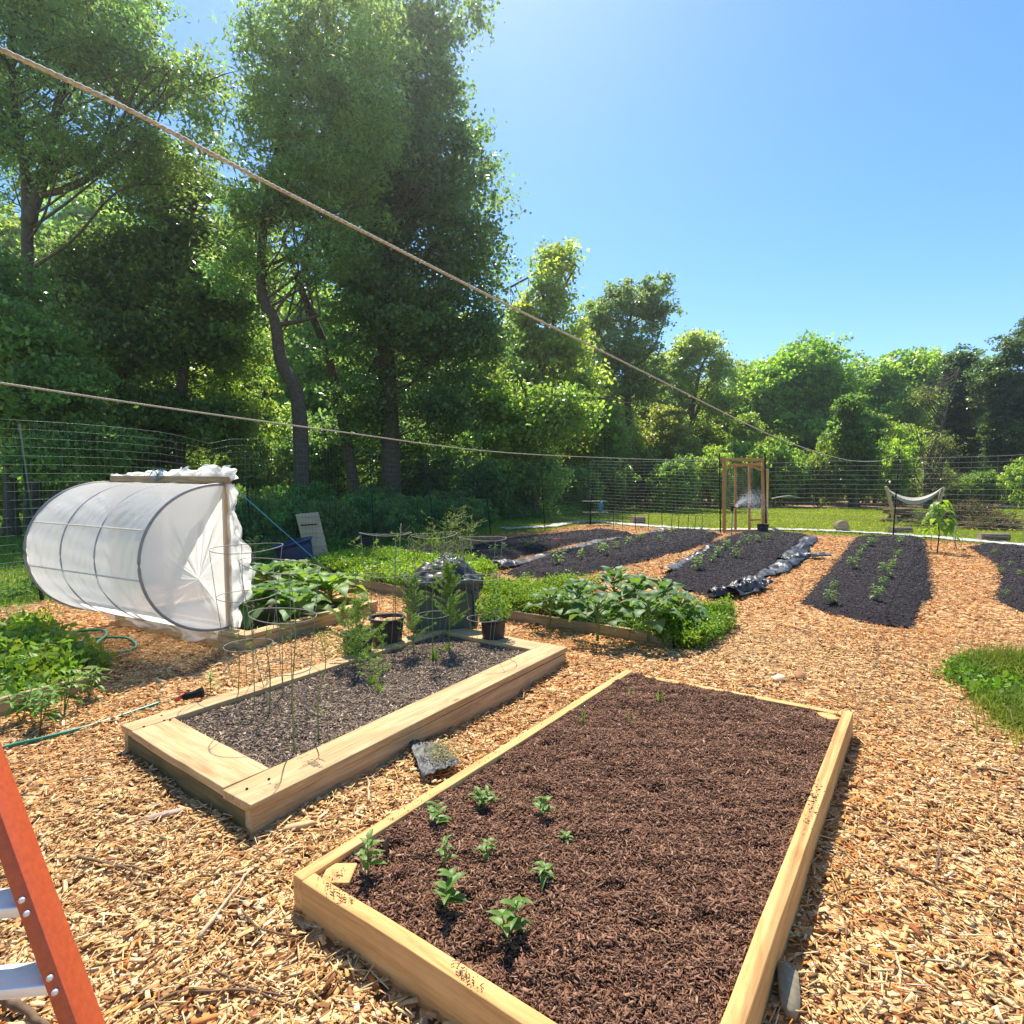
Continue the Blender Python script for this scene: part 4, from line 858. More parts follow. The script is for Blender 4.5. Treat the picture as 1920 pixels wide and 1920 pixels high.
# ---------------------------------------------------------------- wire fences
def fence(name, label, path, ztop, hsp, vsp, posts, rw, m, dip=None, seed=1, postmat='blackpost', pr=.02):
    t_ = thing(name, label, 'fence', (path[0][0], path[0][1], 0), 0, 'wire fences round the garden'); bv = Vector(t_.location)
    rs = np.random.RandomState(seed); pts = [Vector((p[0], p[1], 0)) for p in path]; seg = [(b - a).length for a, b in zip(pts[:-1], pts[1:])]; tot = sum(seg)
    def at(s):
        s = max(0, min(tot - 1e-6, s)); i = 0
        while s > seg[i] and i < len(seg) - 1: s -= seg[i]; i += 1
        return pts[i].lerp(pts[i + 1], s / seg[i])
    mb = MB(); N = int(tot / .35) + 2; S = np.linspace(0, tot, N); base = np.array([list(at(s)) for s in S])
    zt = np.array([ztop(s / tot) for s in S]); 
    nrm_ = np.array([-(pts[-1] - pts[0]).normalized().y, (pts[-1] - pts[0]).normalized().x, 0])
    wob = .03 * wav(S, S * 0, .22, seed) + .012 * wav(S, S * 0, .7, seed + 3)
    sag = .02 * wav(S, S * 0, .3, seed + 7) - (.10 * np.exp(-((S - dip) / .28) ** 2) if dip else 0)
    zs = list(np.arange(.03, .5, hsp * .7)) + list(np.arange(.5, 1.0 * max(zt), hsp))
    for k, z in enumerate(zs):
        f = z / max(zt); zz = f * zt + sag * f; q = base + nrm_[None] * (wob * (.5 + f))[:, None]; q[:, 2] = zz
        mb.tube(q, rw * (1.5 if k == len(zs) - 1 else 1), 3, cap=False)
    for s in np.arange(0, tot, vsp):
        p = at(s); i = min(int(s / tot * (N - 1)), N - 1); top = (zt[i] + sag[i]) * zs[-1] / max(zt)
        o = nrm_ * wob[i]
        mb.tube([(p.x + o[0] * .5, p.y + o[1] * .5, .03), (p.x + o[0], p.y + o[1], top * .5), (p.x + o[0] * 1.5, p.y + o[1] * 1.5, top)], rw * .8, 3, cap=False)
    mb.build('wire_mesh', M[m], t_, loc=bv).location = (0, 0, 0)
    for (a, b) in posts:
        A_, B_ = Vector(a), Vector(b); pm = MB(); d = (B_ - A_); ang = 0
        pm.bar(A_ - d.normalized() * .1, B_, pr * 2, .008).bar(A_ - d.normalized() * .1 + Vector((0, -.012, 0)), B_ + Vector((0, -.012, 0)), .008, pr * 1.4)
        for q in np.linspace(.1, .95, 22): pm.box(A_.lerp(B_, q) + Vector((0, -.022, 0)), (.012, .008, .02))
        pm.build('fence_post', M[postmat], t_, loc=bv).location = (0, 0, 0)
    return t_
def pp(px1, py1, px0, py0, dz=0):
    b = G(px0, py0); return (tuple(b), tuple(P(px1, py1, b.y)))
lfp = [LF0, LF, FAR[0], FAR[1], FAR[2]]
L0 = (Vector(FAR[0]) - Vector(LF)).length
def lpost(px, top, lean=0):
    # a post standing on the left fence line at picture column px
    k = (px - 960) / FPX; d = ldir; s = (k * LF[1] - LF[0]) / (d.x - k * d.y); x, y = LF[0] + d.x * s, LF[1] + d.y * s
    q = P(px - lean, top, y); return ((x, y, 0), (q.x, y, q.z))
fence('wire_fence', 'long green mesh fence running away along the left side under the trees', lfp, lambda f: 2.0 + .12 * f, .10, .075, 
      [((LF[0], LF[1], 0), tuple(P(35, 795, LF[1]))), lpost(474, 850, 16), lpost(700, 850, 6), lpost(815, 858, 16), pp(905, 848, 920, 1003), pp(1013, 850, 1022, 995), pp(1114, 862, 1106, 981)], .0021, 'wire', dip=6 + 2.0, seed=3, postmat='post')
fence('wire_fence', 'far mesh fence between the black corner post and the gate', [FAR[2], FAR[3]], lambda f: 2.3 - .25 * f, .11, .4, [], .0024, 'fencewire', seed=5)
fence('wire_fence', 'far mesh fence right of the gate with a single black post', FAR[4:], lambda f: 2.08, .125, .25, [pp(1686, 842, 1674, 1008), pp(1990, 842, 1980, 1030)], .0024, 'fencewire', seed=6)
# pale ground cloth along the foot of the far fence
def ribbon(path, wd, zf, n=120, m=9, seed=1, crump=.02, fr=3, side=None):
    p = spline([(a, b, 0) for a, b in path], max(4, n // len(path))); p = np.array([list(q) for q in p]); t_ = nrm(np.gradient(p, axis=0)); nn = np.stack([-t_[:, 1], t_[:, 0], 0 * t_[:, 0]], -1)
    rs = np.random.RandomState(seed); s_ = np.cumsum(np.r_[0, np.linalg.norm(np.diff(p, axis=0), axis=1)]); v = np.linspace(-.5, .5, m)
    W_ = wd * (1 + .25 * wav(s_, s_ * 0, .5, seed))
    X = p[:, None] + nn[:, None] * (W_[:, None] * v[None])[..., None]
    X[..., 2] = zf + crump * np.abs(wav(X[..., 0], X[..., 1], fr, seed)) * (1 - (2 * v[None]) ** 4 * .8) + crump * .4 * wav(X[..., 0], X[..., 1], fr * 3, seed + 1)
    return X
cl = [gxy(940, 992), gxy(1030, 987), gxy(1060, 982), gxy(1110, 978), gxy(1180, 984), gxy(1250, 989), gxy(1340, 993), gxy(1450, 993), gxy(1560, 996), gxy(1700, 1004), gxy(1820, 1014), gxy(1990, 1030), gxy(2300, 1060)]
tag(MB().sheet(ribbon(cl, .55, .02, 260, 11, 3, .03, 1.5)).build('ground_cloth', M['fabric'], smooth=True), 'pale grey ground cloth laid along the foot of the far fence', 'ground cloth')
# ---------------------------------------------------------------- ropes
def ropeobj(name, label, pts, r, m, group=None, n=10, twist=True):
    p = spline(pts, n); mb = MB(); q = np.array([list(v) for v in p]); t_ = nrm(np.gradient(q, axis=0)); s_ = np.cumsum(np.r_[0, np.linalg.norm(np.diff(q, axis=0), axis=1)])
    if twist:
        ss = np.arange(0, s_[-1], r * 1.6); q = np.stack([np.interp(ss, s_, q[:, k]) for k in range(3)], -1); t_ = nrm(np.gradient(q, axis=0))
        a = nrm(np.cross(t_, [0, 0, 1])); b = np.cross(a, t_)
        for k in range(3):
            ph = ss / (r * 9) * 2 * math.pi + k * 2.094; mb.tube(q + (np.cos(ph)[:, None] * a + np.sin(ph)[:, None] * b) * r * .48, r * .58, 5)
    else: mb.tube(q, r, 7)
    o = mb.build(name, M[m], smooth=True, loc=Vector(p[0])); return tag(o, label, 'rope', group)
def rope_line(a, b, ya, yb, mids):
    """points along a line whose picture positions are given; depth runs as along a straight line"""
    L_ = [a] + mids + [b]; tot = math.hypot(b[0] - a[0], b[1] - a[1]); out_ = []
    for q in L_:
        f = math.hypot(q[0] - a[0], q[1] - a[1]) / tot; out_.append(P(q[0], q[1], 1 / ((1 - f) / ya + f / yb)))
    return out_
fp = pp(1686, 842, 1674, 1008)[0][1]
ropeobj('rope', 'thick twisted tan rope stretched overhead from the upper left to the far post', rope_line((-260, -30), (1686, 852), .66, fp, [(0, 92), (240, 205), (480, 332), (700, 444), (950, 571), (1200, 694), (1380, 785), (1460, 822), (1540, 850), (1600, 864), (1650, 864)]), .0037, 'rope', 'ropes strung over the garden')
g0 = FAR[3][1]
ropeobj('rope', 'thinner pale rope running level above the left fence to the gate', rope_line((-200, 690), (1351, 862), 2.6, g0, [(0, 718), (320, 766), (640, 810), (905, 845), (1100, 857), (1280, 863)]), .0062, 'canvas', 'ropes strung over the garden')
# ---------------------------------------------------------------- gate
gl, gr = G(1351, 998), G(1436, 997); gy = gl.y
gate = thing('garden_gate', 'tall wooden gate frame standing open in the far fence', 'gate', (gl.x, gy, 0)); bv = Vector(gate.location)
def gplank(nm, a, b, w_=.05, t_=.09, mt='gatewood'):
    return plank(nm, Vector(a) - bv, Vector(b) - bv, w_, t_, M[mt], gate, .003)
def gp_(px, py, dy=0): return P(px, py, gy + dy)
for nm, x0, x1, dy, w_, m_ in (('gate_post', 1351, 1349, -.05, .03, 'blackpost'), ('gate_post', 1437, 1434, -.05, .035, 'blackpost')):
    a = gp_(x0, 998, dy); a.z = -.1; b = gp_(x1, 850, dy); gplank(nm, a, b, w_, w_, m_)
for x_ in (1358, 1431):
    a = gp_(x_, 998); a.z = 0; b = gp_(x_, 862); gplank('frame_post', a, b, .10, .07)
gplank('lintel', gp_(1351, 862, -.02), gp_(1434, 862, -.02), .07, .09)
gplank('sill', gp_(1362, 995), gp_(1428, 995), .05, .06)
for x_, d_ in ((1379, .25), (1405, .45)):
    a = gp_(x_, 997, d_); a.z = .03; gplank('door_stile', a, gp_(x_, 872, d_), .085, .05)
gplank('door_rail', gp_(1366, 873, .2), gp_(1428, 870, .55), .06, .08); gplank('door_rail', gp_(1404, 975, .45), gp_(1428, 974, .5), .05, .06)
gplank('brace', gp_(1404, 872, .4), gp_(1428, 882, .45), .04, .05)
mb = MB()
for z in np.arange(876, 990, 4.2): mb.tube([gp_(1362, z, .1), gp_(1392, z + 1, .3), gp_(1412, z, .48)], .003, 3)
for x_ in np.arange(1362, 1412, 6): mb.tube([gp_(x_, 876, .2), gp_(x_, 985, .2)], .0022, 3)
mb.build('wire_mesh', M['galv'], gate, loc=bv).location = (0, 0, 0)
# leaning yellow plank behind the gate's right post
plk = thing('leaning_plank', 'yellow plank leaning against the outside of the right gate post', 'plank', (gr.x, gy + .5, 0)); bb = Vector(plk.location)
plank('plank', G(1443, 988) + Vector((0, .3, 0)) - bb, P(1437, 880, gy + .2) - bb, .14, .03, M['plywood'], plk)
# dark bucket at the gate
def bucket(px, py, r, h, mat_, name, label, cat, rim=.012, fill=None, taper=.85, group=None, z=0, ribs=0, handle=False, tilt=0):
    g_ = G(px, py, z); t_ = thing(name, label, cat, (g_.x, g_.y, z), 0, group); mb = MB()
    pr = [(r * taper * .2, .0), (r * taper, 0), (r * taper, .002)]
    for k in range(1, 9):
        f = k / 8; rr = r * (taper + (1 - taper) * f); pr.append((rr + (.003 if ribs and k % 3 == 0 else 0), h * f * .93))
    pr += [(r + rim, h * .93), (r + rim, h), (r - .004, h), (r - .006, h * .9), (r * taper - .006, .02), (.001, .02)]
    mb.lathe(pr, n=32); mb.build('shell', M[mat_], t_, smooth=False)
    if fill:
        th = np.linspace(0, 2 * math.pi, 25)[None]; rr = np.linspace(.001, r * .97, 8)[:, None]; X = np.stack([rr * np.cos(th), rr * np.sin(th), h * .86 + .012 * np.sin(rr * 60 + th * 3) * np.ones_like(th)], -1)
        MB().sheet(X).build('potting_mix', M[fill], t_)
    if handle:
        th = np.linspace(0, math.pi, 16); MB().tube([(r * math.cos(a), -.02 - .5 * r * math.sin(a), h * .9 - .25 * r * math.sin(a)) for a in th], .003, 5).build('handle', M['galv'], t_)
    if tilt: t_.rotation_euler = (tilt, 0, .4)
    return t_
bucket(1430, 1003, .15, .30, 'pot', 'bucket', 'small dark grey bucket at the foot of the right gate post', 'bucket', fill='soil_black')
# sprinkler with its spray
sg = G(1371, 1052); sy = sg.y
spk = thing('sprinkler', 'impact sprinkler on a thin metal stake spraying water towards the gate', 'sprinkler', tuple(sg)); sb = Vector(spk.location)
top = P(1371, 958, sy) - sb
MB().tube([(0, 0, -.1), (0, 0, top.z)], .010, 6).tube([(0, 0, 0), (-.10, .02, .12)], .005, 5).build('stake', M['galv'], spk)
mb = MB(); mb.lathe([(.001, 0), (.02, 0), (.024, .02), (.014, .035), (.014, .07), (.001, .075)], (0, 0, top.z), 12); mb.bar((0, 0, top.z + .05), (.06, 0, top.z + .07), .014, .014); mb.bar((-.05, 0, top.z + .08), (.05, 0, top.z + .08), .02, .006)
mb.build('sprinkler_head', M['blackpost'], spk)
rs = np.random.RandomState(8); n = 2600; t1 = rs.rand(n) ** .8; o_ = sb + top + Vector((.06, 0, .06)); sp_ = rs.normal(0, 1, (n, 3)) * np.array([.03, .05, .045]) * (.15 + t1[:, None] * 3.2)
x = o_.x + t1 * 1.0 + sp_[:, 0]; y = o_.y + t1 * 1.2 + sp_[:, 1]; z = o_.z + t1 * .55 - t1 ** 2 * .55 + sp_[:, 2]
V, F, T = chip_arrays(x, y, z, rs.uniform(.004, .012, n), np.full(n, .0035), np.full(n, .0035), .3, rs, [(.95, .97, 1)], [1])
m_, t, b = mat('water_drop'); b.inputs['Base Color'].default_value = (.95, .97, 1, 1); b.inputs['Roughness'].default_value = .15; tp_ = nd(t, 'ShaderNodeBsdfTransparent'); mx_ = nd(t, 'ShaderNodeMixShader'); mx_.inputs[0].default_value = .45
t.links.new(b.outputs[0], mx_.inputs[1]); t.links.new(tp_.outputs[0], mx_.inputs[2]); t.links.new(mx_.outputs[0], t.nodes['Material Output'].inputs['Surface'])
tag(MB().add(V, F, T).build('water_spray', m_), 'white spray of water drops from the sprinkler before the gate', 'water', kind='stuff')
# ---------------------------------------------------------------- plastic tunnel lid standing on its side
M['hoopthin'] = plain('thin_hoop', (.40, .40, .42), .5, var=.1)
nb = P(428, 1176, 4.56); ntp = P(418, 908, 4.56); fb = P(215, 1142, 5.33); ft = P(178, 908, 5.33)
gh = thing('plastic_tunnel', 'half-round white polythene tunnel tipped up on its side on a raised bed', 'cold frame', (nb.x, nb.y, 0)); gb = Vector(gh.location)
ax = Vector((fb.x - nb.x, fb.y - nb.y, 0)); Lg = ax.length; ax.normalize(); bul = Vector((-ax.y, ax.x, 0)); bul = bul if bul.y < 0 else -bul
z0 = .135; z1n = ntp.z; z1f = ft.z + .02; RB = .67
lean = Vector((ntp.x - nb.x, 0, 0)) * .6
def tun(u, th, k=1.0):
    """u along the length, th 0 (top) .. pi (bottom), on the plastic"""
    zt = z1n * (1 - u) + z1f * u; zc_ = (zt + z0) / 2; rz = (zt - z0) / 2
    s_, c_ = math.sin(th), math.cos(th); e = .92
    p = Vector((nb.x, nb.y, 0)) - gb + ax * Lg * u + bul * RB * (abs(s_) ** e) * k + Vector((0, 0, zc_ + rz * c_)) + lean * (c_ * .5 + .5)
    return p
NU, NT = 96, 64
X = np.zeros((NU, NT, 3)); rs = np.random.RandomState(3)
hoops = [0, .36, .66, 1.0]
for i, u in enumerate(np.linspace(-.0, 1.0, NU)):
    dh = min(abs(u - h_) for h_ in hoops)
    for j, th in enumerate(np.linspace(0.02, math.pi - .0, NT)):
        fr = th / math.pi
        sg_ = -.035 * math.sin(min(1, dh / .17) * math.pi / 2) * (1 - .6 * abs(math.cos(th * 3)))          # sags between hoops and stringers
        wr = .022 * mn.noise(Vector((u * 3.1 + fr * 2, fr * 7 - u * 3, 9))) * math.sin(fr * math.pi) + .007 * math.sin(u * 46 + fr * 30 + 2 * math.sin(fr * 7)) * math.sin(fr * math.pi) + .005 * math.sin(u * 95 - fr * 41 + 1.7 * math.sin(u * 13)) + .004 * mn.noise(Vector((u * 14, fr * 16, 3)))
        X[i, j] = tun(u, th, 1 + sg_ + wr)
MB().sheet(X).build('plastic_cover', M['poly'], gh, smooth=True)
for h_ in hoops:
    mb = MB(); mb.tube([tun(h_, th, 1.012 if h_ in (0, 1.0) else 1.0) for th in np.linspace(0, math.pi, 40)], .011 if h_ in (0, 1.0) else .006, 8); mb.build('hoop', M['pvc'] if h_ in (0, 1.0) else M['hoopthin'], gh, smooth=True)
for th in (math.pi * .36, math.pi * .56, math.pi * .88):
    mb = MB(); mb.tube([tun(u, th, 1.006) for u in np.linspace(0, 1, 30)], .006, 6); mb.build('stringer', M['white'], gh, smooth=True)
# near end: sheet gathered to a knot behind the post
NR, NA = 34, 120; X = np.zeros((NA, NR, 3)); ctr = tun(0, math.pi * .60, .22) + ax * .10
edge = [tun(0, th, 1.0) for th in np.linspace(0.0, math.pi, int(NA * .66))]
bt, tp0 = edge[-1], edge[0]; edge += [bt.lerp(tp0, q) for q in np.linspace(0, 1, NA - len(edge) + 1)[1:]]
for i in range(NA):
    e_ = Vector(edge[i]); ph = i / NA * 2 * math.pi
    for j in range(NR):
        r_ = j / (NR - 1); p = ctr.lerp(e_, r_ ** .9)
        am = max(.15, .5 + 1.6 * mn.noise(Vector((math.cos(ph) * 1.7, math.sin(ph) * 1.7, 4)))); pl = am * .65 * (.034 * math.sin(ph * 13 + 3 * math.sin(ph * 2)) + .016 * math.sin(ph * 31 + 1 + r_ * 2)) * math.sin(r_ * math.pi) ** .8 * (1.1 - r_) + .02 * mn.noise(Vector((p.x * 5, p.z * 5, 2))) * math.sin(r_ * math.pi)
        p = p + ax * (pl * .8 + .10 * (1 - (1 - r_) ** 2) * (1 - r_) * 0) + ax * (.05 * (1 - r_))
        X[i, j] = p
X = np.concatenate([X, X[:1]]); MB().sheet(X).build('end_sheet', M['poly'], gh, smooth=True)
# far end sheet
X = np.zeros((60, 14, 3))
for i, th in enumerate(np.linspace(0, math.pi, 60)):
    e_ = tun(1, th, .99); c_ = tun(1, math.pi / 2, .0)
    for j in range(14): X[i, j] = Vector((c_.x, c_.y, e_.z)).lerp(e_, j / 13) - ax * (.03 * math.sin(j / 13 * 3.14) + .01 * math.sin(th * 21 + j))
MB().sheet(X).build('end_sheet', M['poly'], gh, smooth=True)
# wooden frame on the open side
bo = -bul * .025
plank('frame_post', tun(0, math.pi, 0) + bo, tun(0, 0, 0) + bo + Vector((0, 0, .01)), .045, .06, M['treated'], gh, .003)
plank('frame_post', tun(1, math.pi, 0) + bo, tun(1, 0, 0) + bo, .045, .06, M['treated'], gh, .003)
plank('frame_rail', tun(-.02, 0, 0) + bo + Vector((0, 0, .035)), tun(1.0, 0, 0) + bo + Vector((0, 0, .035)), .045, .055, M['oldboard'], gh, .003)
plank('frame_rail', tun(-.02, math.pi, 0) + bo + Vector((0, 0, -.0)), tun(1.0, math.pi, 0) + bo, .045, .05, M['oldboard'], gh, .003)
plank('frame_post', tun(.5, math.pi, 0) + bo, tun(.5, 0, 0) + bo, .04, .05, M['treated'], gh, .003)
def ruffle(name, pts, wd, seed, amp=.03, nv=14, nper=26, parent=gh, dirv=Vector((0, 0, 1)), m='poly', fr=1.0):
    p = spline(pts, nper); n = len(p); X = np.zeros((n, nv, 3)); rs = np.random.RandomState(seed); L_ = 0
    for i in range(n):
        if i: L_ += (p[i] - p[i - 1]).length
        t_ = (p[min(i + 1, n - 1)] - p[max(i - 1, 0)]).normalized(); a = (dirv - t_ * dirv.dot(t_)).normalized(); b = t_.cross(a)
        wv = wd(i / (n - 1)) if callable(wd) else wd; wv *= 1 + .3 * math.sin(L_ * 17 * fr + seed) + .2 * mn.noise(Vector((L_ * 9, seed, 0)))
        for j in range(nv):
            v = j / (nv - 1); k = amp * (.3 + v)
            ph = L_ * 24 * fr + v * 3 + 3 * mn.noise(Vector((L_ * 6, v * 2, seed)))
            X[i, j] = p[i] + a * (v * wv + .3 * k * math.cos(ph * 1.3)) + b * (k * math.sin(ph) + .5 * k * mn.noise(Vector((L_ * 22, v * 6, seed + 5))))
    return MB().sheet(X).build(name, M[m], parent, smooth=True)
rt_ = Vector((.5, .86, 0))
for q in range(2):
    ruffle('plastic_ruffle', [tun(-.02, th, 0) + bo * 1.2 + Vector((-.015 + .012 * q, -.02, 0)) for th in (0, .8, 1.3, 1.8, 2.3, 3.05)], (lambda f: .055 + .13 * math.exp(-((f - .58) / .18) ** 2) + .02 * (q == 0)), 5 + q * 9, .020, dirv=(Vector((1, -.25, .15 - .3 * q))), nper=22)
    ruffle('plastic_ruffle', [tun(u, 0, 0) + bo * (1 + q) + Vector((0, 0, .05)) for u in (-.03, .3, .6, 1.0)], (lambda f: .075 * (1.3 - f)), 15 + q, .022, dirv=Vector((.1, .05, 1)), nper=30)
ruffle('plastic_ruffle', [tun(-.03, .01, 0) + bo * 2 + Vector((-.02, 0, .02)), tun(-.03, .01, 0) + bo * 2 + Vector((.05, 0, .05))], .09, 8, .05, dirv=Vector((0, 0, 1)), nper=20)
# skirt hanging over the board
sk = [tun(u, math.pi * .97, 1.0) + bul * .0 for u in (0, .15, .3, .45, .6, .8, .97)]
ruffle('plastic_skirt', sk, lambda f: .13 - .06 * f, 4, .014, dirv=(Vector((0, 0, -1)) + bul * .12), nper=18, fr=.6)
ruffle('plastic_skirt', [tun(0, math.pi * .985, 1.0), tun(0, math.pi * .99, .4), tun(-.02, math.pi, 0) + Vector((.03, 0, 0))], .10, 6, .014, dirv=Vector((.1, -.2, -1)), nper=18, fr=.6)
o = MB(); 
rk = np.random.RandomState(5)
for k in range(5): 
    c_ = tun(.52 + .012 * k, 0, 0) + bo + Vector((0, 0, .07)); o.tube([c_, c_ + Vector((rk.uniform(-.05, .05), -.03, .05)), c_ + Vector((rk.uniform(-.06, .06), -.05, -.01)), c_ + Vector((rk.uniform(-.03, .03), -.05, -.05))], .004, 5)
o.build('blue_tie', M['bluerope'], gh)
ra = tun(0, 0, 0) + gb + Vector((.05, 0, 0)); rb = G(655, 1103)
ropeobj('guy_rope', 'taut blue guy rope from the tunnel frame down to the ground behind the tub', [ra, ra.lerp(rb, .5) + Vector((0, 0, -.01)), rb], .0045, 'bluerope', twist=False)
# ---------------------------------------------------------------- board, blue tub, tote, pots
bg_ = G(590, 1052); brd = thing('leaning_board', 'plain tan board leaning upright behind the dark blue tub', 'board', (bg_.x, bg_.y, 0)); k = Vector(brd.location); by = bg_.y
q = [P(x_, y_, by + d) - k for x_, y_, d in ((575, 1050, 0), (617, 1050, 0), (596, 961, .25), (554, 965, .25))]
n_ = Vector((.0, .035, .01)); mb = MB(); mb.add([list(v) for v in q] + [list(v + n_) for v in q], [[0, 1, 2, 3], [7, 6, 5, 4], [0, 4, 5, 1], [1, 5, 6, 2], [2, 6, 7, 3], [3, 7, 4, 0]]); mb.build('board', M['plywood'], brd, bevel=.004)
a = q[3].lerp(q[0], .24); b = q[2].lerp(q[1], .24); MB().bar(a.lerp(b, .12) - Vector((0, .02, 0)), a.lerp(b, .86) - Vector((0, .02, 0)), .02, .018).build('handle', M['blackpost'], brd)
tub = bucket(562, 1075, .27, .42, 'barrel', 'tub', 'dark blue plastic tub tipped over behind the cabbages', 'tub', rim=.02, taper=.8, ribs=1); tub.rotation_euler = (0, R(-14), R(20)); tub.location.z = .07
bucket(683, 1028, .17, .3, 'pot', 'nursery_pot', 'dark pot half hidden in the greens at the back of the garden', 'pot', fill='soil_black', z=0)
tg = G(824, 1186, .10); tote = thing('storage_tote', 'grey-green plastic tote draped with dark and clear plastic film', 'storage tote', (tg.x, tg.y + .16, .11), R(20))
mb = MB(); pr = [(.001, 0), (.94, 0), (.95, .01)] + [(.95 + .05 * f, .01 + .37 * f) for f in np.linspace(.1, 1, 6)] + [(1.06, .38), (1.06, .42), (1.02, .42), (1.0, .38), (.93, .03), (.001, .02)]
mb.lathe(pr, n=64, sq=(.29, .20)); mb.build('tub_body', M['tote'], tote)
mb = MB()
for x_ in (-.24, .24): mb.box((x_, -.198, .18), (.035, .02, .30), rx=R(1.5))
mb.box((-.295, 0, .3), (.03, .12, .03)); mb.box((.295, 0, .3), (.03, .12, .03)); mb.build('rib', M['tote'], tote, bevel=.004)
def drape(nm, cx, cy, rx, ry, h0, h1, seed, m, parent, hang=.14):
    NA, NR = 110, 40; X = np.zeros((NA, NR, 3))
    for i in range(NA):
        a = i / (NA - 1) * 2 * math.pi
        for j in range(NR):
            r_ = j / (NR - 1) * 1.45; cr_ = mn.noise(Vector((math.cos(a) * r_ * 3, math.sin(a) * r_ * 3, seed))); c2 = abs(mn.noise(Vector((math.cos(a) * r_ * 7, math.sin(a) * r_ * 7, seed + 4))))
            x_, y_ = math.cos(a) * rx * min(r_, 1.06), math.sin(a) * ry * min(r_, 1.06)
            z_ = h0 + (h1 - h0) * max(0, 1 - r_ ** 2) + .05 * cr_ + .02 * c2
            if r_ > 1: 
                hg = hang * (1 + 1.1 * mn.noise(Vector((math.cos(a) * 2, math.sin(a) * 2, seed + 9)))); z_ = h0 - (r_ - 1) / .45 * hg + .02 * cr_; x_ *= 1 + .10 * c2 + .05 * math.sin(a * 17); y_ *= 1 + .10 * c2 + .05 * math.sin(a * 17)
            X[i, j] = (cx + x_, cy + y_, z_)
    return MB().sheet(X).build(nm, M[m], parent, smooth=True)
drape('black_film', .02, 0, .30, .21, .425, .56, 3, 'bagblack', tote, .10)
drape('clear_film', .06, -.01, .15, .13, .53, .60, 8, 'film', tote, .04)
tr_ = thing('tape_roll', 'pale roll of twine lying on the draped tote', 'roll', tuple(P(789, 1096, tg.y + .0)), 0); tr_.rotation_euler = (R(62), R(12), R(-8))
mb = MB()
mb.lathe([(.024, -.022), (.046, -.022), (.046, .022), (.024, .022), (.024, -.022)], n=28); mb.build('core', M['white'], tr_)
mb = MB()
for z in np.linspace(-.018, .018, 9): mb.ring((0, 0, z), .047, .0028, 30)
mb.build('twine', M['canvas'], tr_)
PG = 'black nursery pots at the asparagus bed'
bucket(671, 1238, .105, .20, 'pot', 'nursery_pot', 'left nursery pot, overgrown by feathery fern, at the back board of the asparagus bed', 'pot', fill='soil_grey', group=PG, z=.06)
bucket(726, 1212, .125, .23, 'pot', 'nursery_pot', 'larger black nursery pot filled with dry chips beside the tote', 'pot', fill='chipbed', group=PG, z=.08)
pt = bucket(925, 1204, .095, .185, 'pot', 'nursery_pot', 'nursery pot with leafy herb on the far right corner of the asparagus bed', 'pot', fill='soil_grey', group=PG, z=.09)
# ---------------------------------------------------------------- cages, each with its own rings
def cage(px, py, Y, r, h, nring, tilt, label, legs=4, wob=.005, rz=0, zb=.08):
    c_ = P(px, py, Y); t_ = thing('plant_cage', label, 'plant cage', (c_.x, Y, zb), rz, 'wire plant cages on the raised beds'); H = c_.z - zb
    zs_ = [H * f for f in ((1, .66, .30) if nring == 3 else (1, .55))]; rs_ = [r * (.55 + .45 * z / H) for z in zs_]; tx, ty = tilt
    for z, rr in zip(zs_, rs_):
        MB().ring((tx * z * .2, 0, z), rr, .0024, 40, 6, tilt=(tx * z / H, ty * z / H), wob=wob * z / H).build('ring', M['galv'], t_, smooth=True)
    for k in range(legs):
        a = k / legs * 2 * math.pi + .6; p = []
        for z, rr in [(H * 1.0, r), (H * .66, rs_[1] if nring == 3 else r * .85), (H * .3, r * .66), (0, r * .42), (-.1, r * .40)]:
            p.append((math.cos(a) * rr + tx * z * .2, math.sin(a) * rr, z + (math.cos(a) * rr * tx + math.sin(a) * rr * ty) * z / H))
        MB().tube(p, .0019, 5).build('leg', M['galv'], t_)
    return t_
cage(462, 1027, 3.35, .20, .9, 3, (.02, .05), 'cage with level rings standing nearest the white tunnel')
cage(535, 1060, 2.98, .20, .9, 3, (-.16, .0), 'cage with a tilted top ring over the cabbages, front left of the asparagus bed')
cage(723, 1001, 4.05, .185, .9, 3, (.0, -.05), 'cage with a bent top ring rising over the nursery pots', wob=.010)
cage(812, 1003, 4.15, .17, .9, 3, (.03, .04), 'cage standing in front of the tote', wob=.007)
cage(906, 1009, 4.05, .172, .9, 3, (-.03, .0), 'cage at the far right corner round the leafy potted herb')
mb_ = thing('bent_wire', 'loop of bent wire on the mulch beside the tote', 'wire', tuple(G(830, 1192, .09))); MB().ring((0, 0, .01), .12, .003, 30, 5, ey=.5, wob=.02).build('loop', M['galv'], mb_)
# ---------------------------------------------------------------- hose
def hose(name, label, pxs, r=.011, z=.012, n=10):
    pts = [G(*p[:2]) + Vector((0, 0, r + z + (p[2] if len(p) > 2 else 0))) for p in pxs]; q = spline(pts, n)
    o = MB().tube(q, r, 8).build(name, M['hose'], smooth=True, loc=q[0]); return tag(o, label, 'hose', 'green garden hose')
hose('garden_hose', 'straight run of green hose from the ladder to the bed corner', [(-60, 1430), (15, 1408), (80, 1393), (160, 1372), (228, 1350), (300, 1325)])
hose('garden_hose', 'loosely coiled green hose on the chips behind the weeds', [(125, 1215), (160, 1206), (205, 1200), (240, 1202), (256, 1214), (245, 1224), (205, 1232), (170, 1236)]
     )
hose('garden_hose', 'inner loop of the coiled green hose pointing to the weeds', [(120, 1198), (150, 1192), (190, 1190), (200, 1198), (185, 1212), (170, 1228), (150, 1240)], z=.03)
